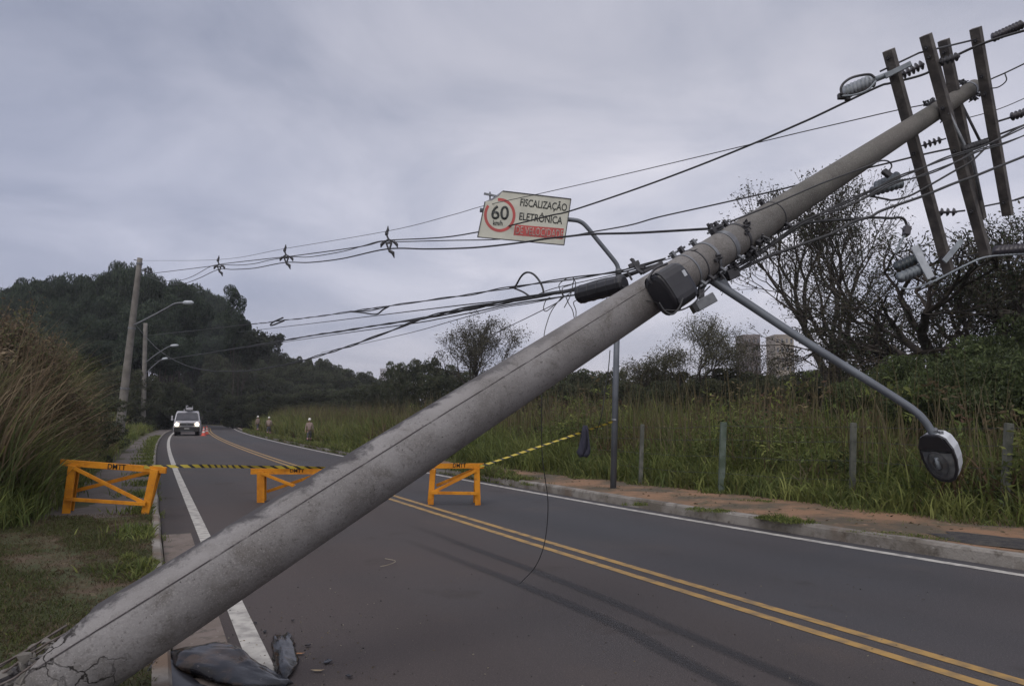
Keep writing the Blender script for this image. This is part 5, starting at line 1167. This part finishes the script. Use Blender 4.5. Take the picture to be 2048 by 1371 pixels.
    mb = MB().box((.1, 3.4, 1.5), .5, .5, .8).beam((.1, 3.6, 1.9), (.05, 1.0, 2.28), .2, .22).beam((-.35, 3.0, 2.05), (-.3, 1.2, 2.22), .1, .1)
    mb.build('lift_boom', M_w, rt, bevel=.02)
    mb = MB(); bz = 2.2
    mb.box((.12, .75, bz+.03), .56, .5, .06)
    for x_ in (-.14, .38): mb.box((x_, .75, bz+.20), .04, .5, .36)
    for y_ in (.5, 1.0): mb.box((.12, y_, bz+.12), .56, .04, .22)
    mb.beam((.24, .6, bz+.2), (.24, .6, bz+.56), .09, .09).box((-.05, .6, bz+.36), .16, .12, .07)
    mb.build('lift_bucket', M_w, rt, bevel=.01)
    M_ = Matrix.Translation(c) @ Matrix.Rotation(ang, 4, 'Z')
    rt.rotation_euler.z = ang
    return rt
truck()

# ================================================================ cones
def cone(px, py, h_, label):
    c = gnd(px, py, 0); rt = empty('traffic_cone', c, label, 'traffic cone', 'traffic cones beside the truck')
    M_o = mat('cone_orange', (.62, .09, .06), (.5, .07, .05), rough=.5); M_c = mat('cone_white', (.62, .6, .6), rough=.5)
    MB().box((0, 0, .02), .40, .40, .04).build('base', M_o, rt, bevel=.01)
    def r_(f): return .15*(1-f)+.03
    MB().tube([(0, 0, .04), (0, 0, .34*h_)], [r_(.05), r_(.34)], 20).tube([(0, 0, .52*h_), (0, 0, .66*h_)], [r_(.52), r_(.66)], 20).tube([(0, 0, .8*h_), (0, 0, h_)], [r_(.8), r_(1)], 20).build('cone_body', M_o, rt, smooth=False)
    MB().tube([(0, 0, .34*h_), (0, 0, .52*h_)], [r_(.34)+.002, r_(.52)+.002], 20).tube([(0, 0, .66*h_), (0, 0, .8*h_)], [r_(.66)+.002, r_(.8)+.002], 20).build('reflective_band', M_c, rt)
    return rt
cone(407, 871, .78, 'red and white traffic cone nearest the truck bumper')
cone(413, 868, .75, 'red and white traffic cone just behind the other one by the yellow lines')

# ================================================================ workers
def skin_mesh(name, nodes, edges, m, parent, sub=1):
    me = bpy.data.meshes.new(name); me.from_pydata([n_[0] for n_ in nodes], edges, []); me.update()
    o = bpy.data.objects.new(name, me); COL.objects.link(o)
    sk = o.modifiers.new('skin', 'SKIN'); sk.use_smooth_shade = True
    for i, n_ in enumerate(nodes):
        r_ = n_[1]; o.data.skin_vertices[0].data[i].radius = r_ if isinstance(r_, tuple) else (r_, r_)
    o.data.skin_vertices[0].data[0].use_root = True
    sb = o.modifiers.new('sub', 'SUBSURF'); sb.levels = sub; sb.render_levels = sub
    bpy.context.view_layer.update()
    m2_ = bpy.data.meshes.new_from_object(o.evaluated_get(bpy.context.evaluated_depsgraph_get())); bpy.data.objects.remove(o)
    m2_.name = name; m2_.materials.clear(); m2_.materials.append(m); o = bpy.data.objects.new(name, m2_); COL.objects.link(o); o.parent = parent
    return o
M_skin = mat('skin', (.24, .14, .10), (.2, .12, .085), rough=.6); M_shirt = mat('beige_shirt', (.27, .205, .185), (.20, .15, .14), scale=8, rough=.9)
M_trs = mat('grey_trousers', (.06, .06, .075), (.04, .04, .05), scale=8, rough=.9); M_helm = mat('white_helmet', (.72, .71, .68), rough=.4)
M_boot = mat('black_boots', (.02, .018, .017), rough=.7); M_band = mat('reflective_pink_band', (.32, .19, .18), rough=.6)
def person(px, py, Y, H, yaw, stride, armL, armR, lab):
    q = at(px, py, Y); q.z = gz(q.x, q.y)+.006; rt = empty('person', q, lab, 'person', 'workers on the right pavement')
    k = H/1.75; rt.scale = (k*.92, k*.92, k); rt.rotation_euler.z = yaw
    hipz, shz = .92, 1.42; st = stride
    kn = lambda sx, f: (sx*.10, -f*.16-.03, .50); an = lambda sx, f: (sx*.10, -f*.30+(.05 if f < 0 else 0), .10+(.06 if f < 0 else 0))
    def hand(sx, fw): return (sx*(.27), -fw*.32, .86+abs(fw)*.12)
    def elb(sx, fw): return (sx*.26, -fw*.08+.03, 1.12)
    hL, hR = hand(-1, armL), hand(1, armR)
    nodes = [((0, 0, hipz), (.15, .10)), ((0, 0, 1.12), (.13, .09)), ((0, 0, 1.32), (.16, .10)), ((0, 0, shz+.06), .06), ((0, -.005, 1.53), .052), ((0, -.012, 1.60), (.072, .088)), ((0, -.005, 1.68), (.076, .09)), ((0, -.105, 1.605), .013)]
    edges = [(0, 1), (1, 2), (2, 3), (3, 4), (4, 5), (5, 6), (5, 7)]
    def add(p_, r_, par): nodes.append((p_, r_)); edges.append((par, len(nodes)-1)); return len(nodes)-1
    for sx, h_, fw, f in ((-1, hL, armL, st), (1, hR, armR, -st)):
        a = add((sx*.17, 0, shz), .055, 2); a = add(elb(sx, fw), .042, a); w_ = add(h_, .028, a); dv = (Vector(h_)-Vector(elb(sx, fw))).normalized()
        pm = add(tuple(Vector(h_)+dv*.06), (.036, .018), w_)
        for j, ln in enumerate((.065, .08, .075, .058)):
            b_ = Vector(h_)+dv*.10+Vector((0, (j-1.5)*.019, 0)); f1 = add(tuple(b_), .009, pm); add(tuple(b_+dv*ln+Vector((-sx*.015, 0, 0))), .008, f1)
        th_ = add(tuple(Vector(h_)+dv*.05+Vector((0, -.04, 0))), .01, w_); add(tuple(Vector(h_)+dv*.09+Vector((0, -.055, 0))), .009, th_)
        l = add((sx*.10, 0, hipz-.08), .09, 0); l = add(kn(sx, f), .058, l); l = add(an(sx, f), .042, l); A_ = an(sx, f); add((A_[0], A_[1]-.13, A_[2]-.06), (.04, .03), l)
    skin_mesh('body', nodes, edges, M_skin, rt)
    # shirt
    nodes = [((0, 0, hipz+.0), (.175, .125)), ((0, 0, 1.12), (.16, .12)), ((0, 0, 1.32), (.185, .125)), ((0, 0, 1.44), (.10, .08))]; edges = [(0, 1), (1, 2), (2, 3)]
    for sx, h_, fw in ((-1, hL, armL), (1, hR, armR)):
        a = add((sx*.185, 0, shz-.015), .07, 2); a = add(elb(sx, fw), .056, a); add(tuple(Vector(elb(sx, fw)).lerp(Vector(h_), .85)), .042, a)
    skin_mesh('shirt', nodes, edges, M_shirt, rt)
    nodes = [((0, 0, hipz+.02), (.165, .118)), ((0, 0, hipz-.05), (.16, .115))]; edges = [(0, 1)]
    for sx, f in ((-1, st), (1, -st)):
        l = add((sx*.10, 0, hipz-.14), .10, 1); l = add(kn(sx, f), .075, l); add(tuple(Vector(an(sx, f))+Vector((0, 0, .05))), .065, l)
    skin_mesh('trousers', nodes, edges, M_trs, rt)
    for sx, f in ((-1, st), (1, -st)):
        A_ = Vector(an(sx, f)); K_ = Vector(kn(sx, f)); MB().tube([K_.lerp(A_, .25), K_.lerp(A_, .55)], [.083, .08], 10).build('reflective_band', M_band, rt, smooth=True)
        MB().tube([A_+Vector((0, .04, -.02)), A_+Vector((0, 0, -.045)), A_+Vector((0, -.09, -.06)), A_+Vector((0, -.17, -.065))], [.055, .06, .05, .03], 10).tube([A_+Vector((0, .0, -.02)), A_+Vector((0, 0, .08))], .056, 10).build('boot', M_boot, rt, smooth=True)
    MB().box((0, 0, hipz+.01), .345, .25, .045).build('belt', M_boot, rt, bevel=.02)
    V = []; F = []
    for i in range(7):
        e_ = R(90*i/6); 
        for j in range(16): a = 2*math.pi*j/16; V.append((.115*math.cos(e_)*math.cos(a), .135*math.cos(e_)*math.sin(a), 1.665+.125*math.sin(e_)))
    for i in range(6):
        for j in range(16): F.append((i*16+j, i*16+(j+1) % 16, (i+1)*16+(j+1) % 16, (i+1)*16+j))
    MB().add(V, F).tube([(0, -.08, 1.665), (0, -.17, 1.652)], [.10, .05], 12).build('helmet', M_helm, rt, smooth=True)
person(618, 886, 50.0, 1.68, R(12), .8, .2, -.2, 'worker in pale shirt and white helmet, nearest and rightmost on the pavement')
person(537, 871.5, 67, 1.74, R(190), .3, .9, .9, 'worker in pinkish shirt and white helmet, in the middle of the three')
person(515, 863, 82, 1.80, R(235), .9, 1.0, .3, 'worker in white helmet leaning in stride, farthest and leftmost of the three')

# ================================================================ debris
M_fend = rocky('scuffed_black_plastic', (.010, .010, .013), [((.05, .034, .025), 4, .54, .66, 4), ((.12, .11, .11), 30, .66, .74, 6)], .20, .08, 40)
def sheet(name, grid, m, th, label, cat, sub=2):
    grid = [catmull(r_, 5) for r_ in grid]; grid = [list(c_) for c_ in zip(*[catmull(list(c_), 5) for c_ in zip(*grid)])]
    for i, r_ in enumerate(grid):
        for j, v in enumerate(r_):
            w_ = mnoise.fractal(Vector((v.x*3.2+i*.02, v.y*9, 1)), 1, 2, 4)*.014+abs(mnoise.noise(Vector((v.x*7, v.y*5, 7))))*.012; edge_ = min(i, j, len(grid)-1-i, len(r_)-1-j)/3
            v.z += w_*min(1, edge_+.25); jg = .012 if edge_ > 0 else .032; v.x += jg*mnoise.noise(v*22); v.y += jg*mnoise.noise(v*27+Vector((3, 0, 0))); v.z = max(v.z, .004)
    ny, nx = len(grid), len(grid[0]); V = [v for r_ in grid for v in r_]; F = [(i*nx+j, i*nx+j+1, (i+1)*nx+j+1, (i+1)*nx+j) for i in range(ny-1) for j in range(nx-1)]
    o = link_mesh(name, V, F, m, smooth=True); so_ = o.modifiers.new('thick', 'SOLIDIFY'); so_.thickness = th; return tag(o, label, cat)
def G(px, py, z): z = z*.42+(random.uniform(-.012, .016) if z > .03 else 0); return gnd(px+random.uniform(-3, 3), py+random.uniform(-2, 2), max(z, .004))
sheet('bumper_fragment', [
    [G(336, 1306, .16), G(372, 1296, .22), G(420, 1286, .22), G(455, 1286, .2), G(482, 1297, .12), G(484, 1306, .05), G(488, 1316, .02)],
    [G(342, 1316, .16), G(372, 1304, .25), G(420, 1294, .27), G(458, 1293, .24), G(490, 1306, .16), G(500, 1322, .08), G(512, 1332, .02)],
    [G(352, 1333, .13), G(384, 1322, .22), G(430, 1312, .25), G(470, 1312, .22), G(508, 1326, .15), G(535, 1340, .08), G(556, 1350, .02)],
    [G(372, 1345, .06), G(404, 1345, .14), G(450, 1338, .18), G(492, 1338, .16), G(535, 1350, .1), G(560, 1356, .06), G(580, 1358, .02)],
    [G(392, 1352, .0), G(425, 1362, .04), G(470, 1372, .06), G(515, 1378, .06), G(550, 1374, .04), G(572, 1370, .02), G(588, 1364, .01)]], M_fend, .006, 'torn glossy black car bumper piece lying on the white edge line', 'car part')
sheet('wheel_arch_liner', [
    [G(545, 1268, .0), G(556, 1272, .02), G(566, 1270, .04), G(574, 1262, .05)],
    [G(547, 1300, .0), G(560, 1304, .05), G(572, 1300, .06), G(588, 1286, .03)],
    [G(548, 1330, .0), G(560, 1338, .06), G(574, 1336, .08), G(596, 1316, .03)],
    [G(545, 1346, .0), G(558, 1353, .04), G(574, 1356, .05), G(600, 1326, .0)]], M_fend, .005, 'small curled dark plastic liner standing beside the torn bumper piece', 'car part')
sheet('black_liner', [
    [G(238, 1395, .05), G(270, 1360, .2), G(320, 1320, .24), G(345, 1312, .14)],
    [G(260, 1400, .02), G(300, 1368, .12), G(340, 1340, .12), G(372, 1345, .05)],
    [G(290, 1440, .0), G(340, 1400, .04), G(380, 1380, .05), G(410, 1372, .02)]], M_blackpl, .006, 'dull black car underbody liner crumpled under the fallen pole', 'car part')
for (px, py, sz) in ((615, 1290, .03), (530, 1262, .025), (655, 1322, .035), (585, 1240, .02), (700, 1352, .03), (510, 1245, .018)):
    q = gnd(px, py, .012); a0 = random.uniform(0, 6); V = [q+Vector((sz*random.uniform(.5, 1.2)*math.cos(a0+k*1.05), sz*random.uniform(.5, 1.2)*math.sin(a0+k*1.05), random.uniform(-.004, .01))) for k in range(6)]
    tag(link_mesh('plastic_shard', V+[v+Vector((0, 0, .004)) for v in V], [tuple(range(6)), tuple(reversed(range(6, 12)))]+[(k, 6+k, 6+(k+1) % 6, (k+1) % 6) for k in range(6)], M_fend), 'small black plastic shard on the asphalt right of the broken car parts', 'debris', 'plastic shards near the pole foot')
# concrete rubble at the break
for i in range(80):
    px = random.uniform(-60, 175); py = 1352+random.uniform(-8, 60)-.0*px
    tt = random.uniform(-.03, .024)-.0; q = on_pole(tt, random.uniform(-25, 85), random.uniform(-.045, -.005)-.02*max(0, tt/.02)) if i < 66 else gnd(px, py+30, .13)
    s_ = random.uniform(.015, .05); pts_ = [Vector((random.gauss(0, 1), random.gauss(0, 1), random.gauss(0, 1))).normalized()*s_*random.uniform(.45, 1.25) for _ in range(16)]; fl_ = Vector((random.gauss(0, 1), random.gauss(0, 1), random.gauss(0, 1))).normalized(); pts_ = [p_-fl_*p_.dot(fl_)*.6 for p_ in pts_]
    import bmesh
    bm = bmesh.new(); [bm.verts.new(q+p_) for p_ in pts_]; bmesh.ops.convex_hull(bm, input=bm.verts); 
    loose_v = [v for v in bm.verts if not v.link_faces]; bmesh.ops.delete(bm, geom=loose_v, context='VERTS')
    me = bpy.data.meshes.new('concrete_chunk'); bm.to_mesh(me); bm.free(); me.materials.append(M_conc)
    o = bpy.data.objects.new('concrete_chunk', me); COL.objects.link(o)
    tag(o, 'broken grey concrete chunk at the shattered foot of the fallen pole', 'rubble', 'concrete chunks at the broken pole foot')
# litter of small leaves and grit
C = []
for _ in range(520):
    px, py = random.uniform(430, 1900), random.uniform(1130, 1371)
    if random.random() < .55: px, py = random.gauss(600, 110), random.gauss(1265, 60)
    q = gnd(px, max(1100, py), .006); C.append(tuple(q))
C = np.array(C); v, f, t_ = leafquads(C, .013, rand_tint(len(C), [(.16, .12, .07), (.07, .06, .05), (.28, .25, .2), (.03, .03, .03)], .3), 1.4, .85)
kind(link_mesh('leaf_litter', v, f, M_leaf, tint=t_), 'stuff')
C = np.array([tuple(sd_pt(s_, d_, ground_z(s_, d_)+.012)) for s_, d_ in [(random.uniform(2, 14), kL(8)-random.uniform(.2, 4.5)) for _ in range(260)]+[(random.uniform(0, 20), kR(10)+random.uniform(.3, 2.6)) for _ in range(380)]])
v, f, t_ = leafquads(C, .05, rand_tint(len(C), [(.15, .11, .07), (.09, .065, .045), (.24, .2, .14)], .3), 1.5, .8); kind(link_mesh('dry_leaves', v, f, M_leaf, tint=t_), 'stuff')
tag(MB().tube(catmull([gnd(761, 1132, .01), gnd(778, 1128, .03), gnd(791, 1121, .03), gnd(770, 1116, .015)], 5), .004, 5).build('dry_twig', mat('twig', (.3, .26, .2), rough=.9)), 'pale bent twig lying on the asphalt below the pole middle', 'twig')
for (px, py, sz, lb) in ((635, 1340, .05, 'curled pale dry leaf on the asphalt at the bottom of the picture'), (598, 1306, .045, 'orange dry leaf lying beside the curled plastic liner')):
    q = gnd(px, py, .01); V = [q+Vector((a*sz, b*sz*.4, c*sz*.3)) for a, b, c in ((-1, 0, .5), (-.3, .8, .2), (.5, .6, .2), (1, 0, .7), (.5, -.7, .2), (-.3, -.7, .2), (.1, 0, 0))]
    tag(link_mesh('dry_leaf', V, [(0, 1, 6), (1, 2, 6), (2, 3, 6), (3, 4, 6), (4, 5, 6), (5, 0, 6)], mat('dry_leaf'+str(px), (.34, .26, .16) if px > 600 else (.34, .16, .06), rough=.8)), lb, 'leaf')
# bits of plastic by the fence
for (px, py, sz, lb) in ((1384, 966, .09, 'crumpled pale plastic bag in the grass by the mossy fence post'), (1460, 984, .04, 'small white plastic scrap at the grass edge right of the mossy fence post'), (1936, 1049, .04, 'small white scrap on the red dirt near the last fence post'), (1216, 957, .06, 'pale plastic scrap in the grass left of the sign post'), (570, 876, .09, 'white plastic scrap on the far pavement between the workers')):
    q = gnd(px, py, .12 if px > 1100 else -.1); V = []; F = []
    for i in range(5):
        for j in range(7):
            a = 2*math.pi*j/7; e_ = math.pi*(i/4-.5); r_ = sz*random.uniform(.6, 1.2); V.append(q+Vector((r_*math.cos(e_)*math.cos(a)*1.3, r_*math.cos(e_)*math.sin(a), sz*.6+r_*math.sin(e_)*.7)))
    for i in range(4):
        for j in range(7): F.append((i*7+j, i*7+(j+1) % 7, (i+1)*7+(j+1) % 7, (i+1)*7+j))
    tag(link_mesh('plastic_scrap', V, F, mat('white_plastic', (.42, .42, .42), (.3, .3, .3), rough=.5)), lb, 'litter')
def nest(part, *subs):
    for o in list(bpy.data.objects):
        if o.parent and o.parent.type == 'EMPTY' and o.name.split('.')[0] in subs:
            c = [p_ for p_ in o.parent.children if p_.name.split('.')[0] == part]
            if c:
                c = min(c, key=lambda p_: (Vector(p_.bound_box[0])+Vector(p_.bound_box[6])-Vector(o.bound_box[0])-Vector(o.bound_box[6])).length)
                o.parent = c; o.matrix_parent_inverse = Matrix.Identity(4)
nest('lamp_housing', 'lens_ring', 'lamp_bulb', 'lamp_rim', 'lamp_rear_cover', 'lamp_glass', 'lamp_socket')
nest('headlamp', 'bulb'); nest('wheel', 'hub'); nest('grille', 'grille_trim'); nest('bumper', 'number_plate', 'skid_bar'); nest('windscreen', 'wipers')
nest('panel', 'lettering', 'numerals', 'red_band', 'red_ring', 'frame', 'bent_corner'); nest('top_beam', 'lettering'); nest('cone_body', 'reflective_band')
nest('trousers', 'reflective_band', 'belt'); nest('crossarm', 'bolt'); nest('housing', 'sealing_rim', 'tag_plate')
# thin damp air over the whole place
mh = bpy.data.materials.new('haze_air'); mh.use_nodes = True; mh.node_tree.nodes.clear()
ho = mh.node_tree.nodes.new('ShaderNodeOutputMaterial'); hv = mh.node_tree.nodes.new('ShaderNodeVolumePrincipled'); hv.inputs['Density'].default_value = .00035; hv.inputs['Color'].default_value = (.86, .88, 1, 1)
hv.inputs['Anisotropy'].default_value = .2
mh.node_tree.links.new(hv.outputs[0], ho.inputs['Volume'])
kind(MB().box((0, 450, 29), 2600, 2200, 62).build('haze', mh), 'stuff')
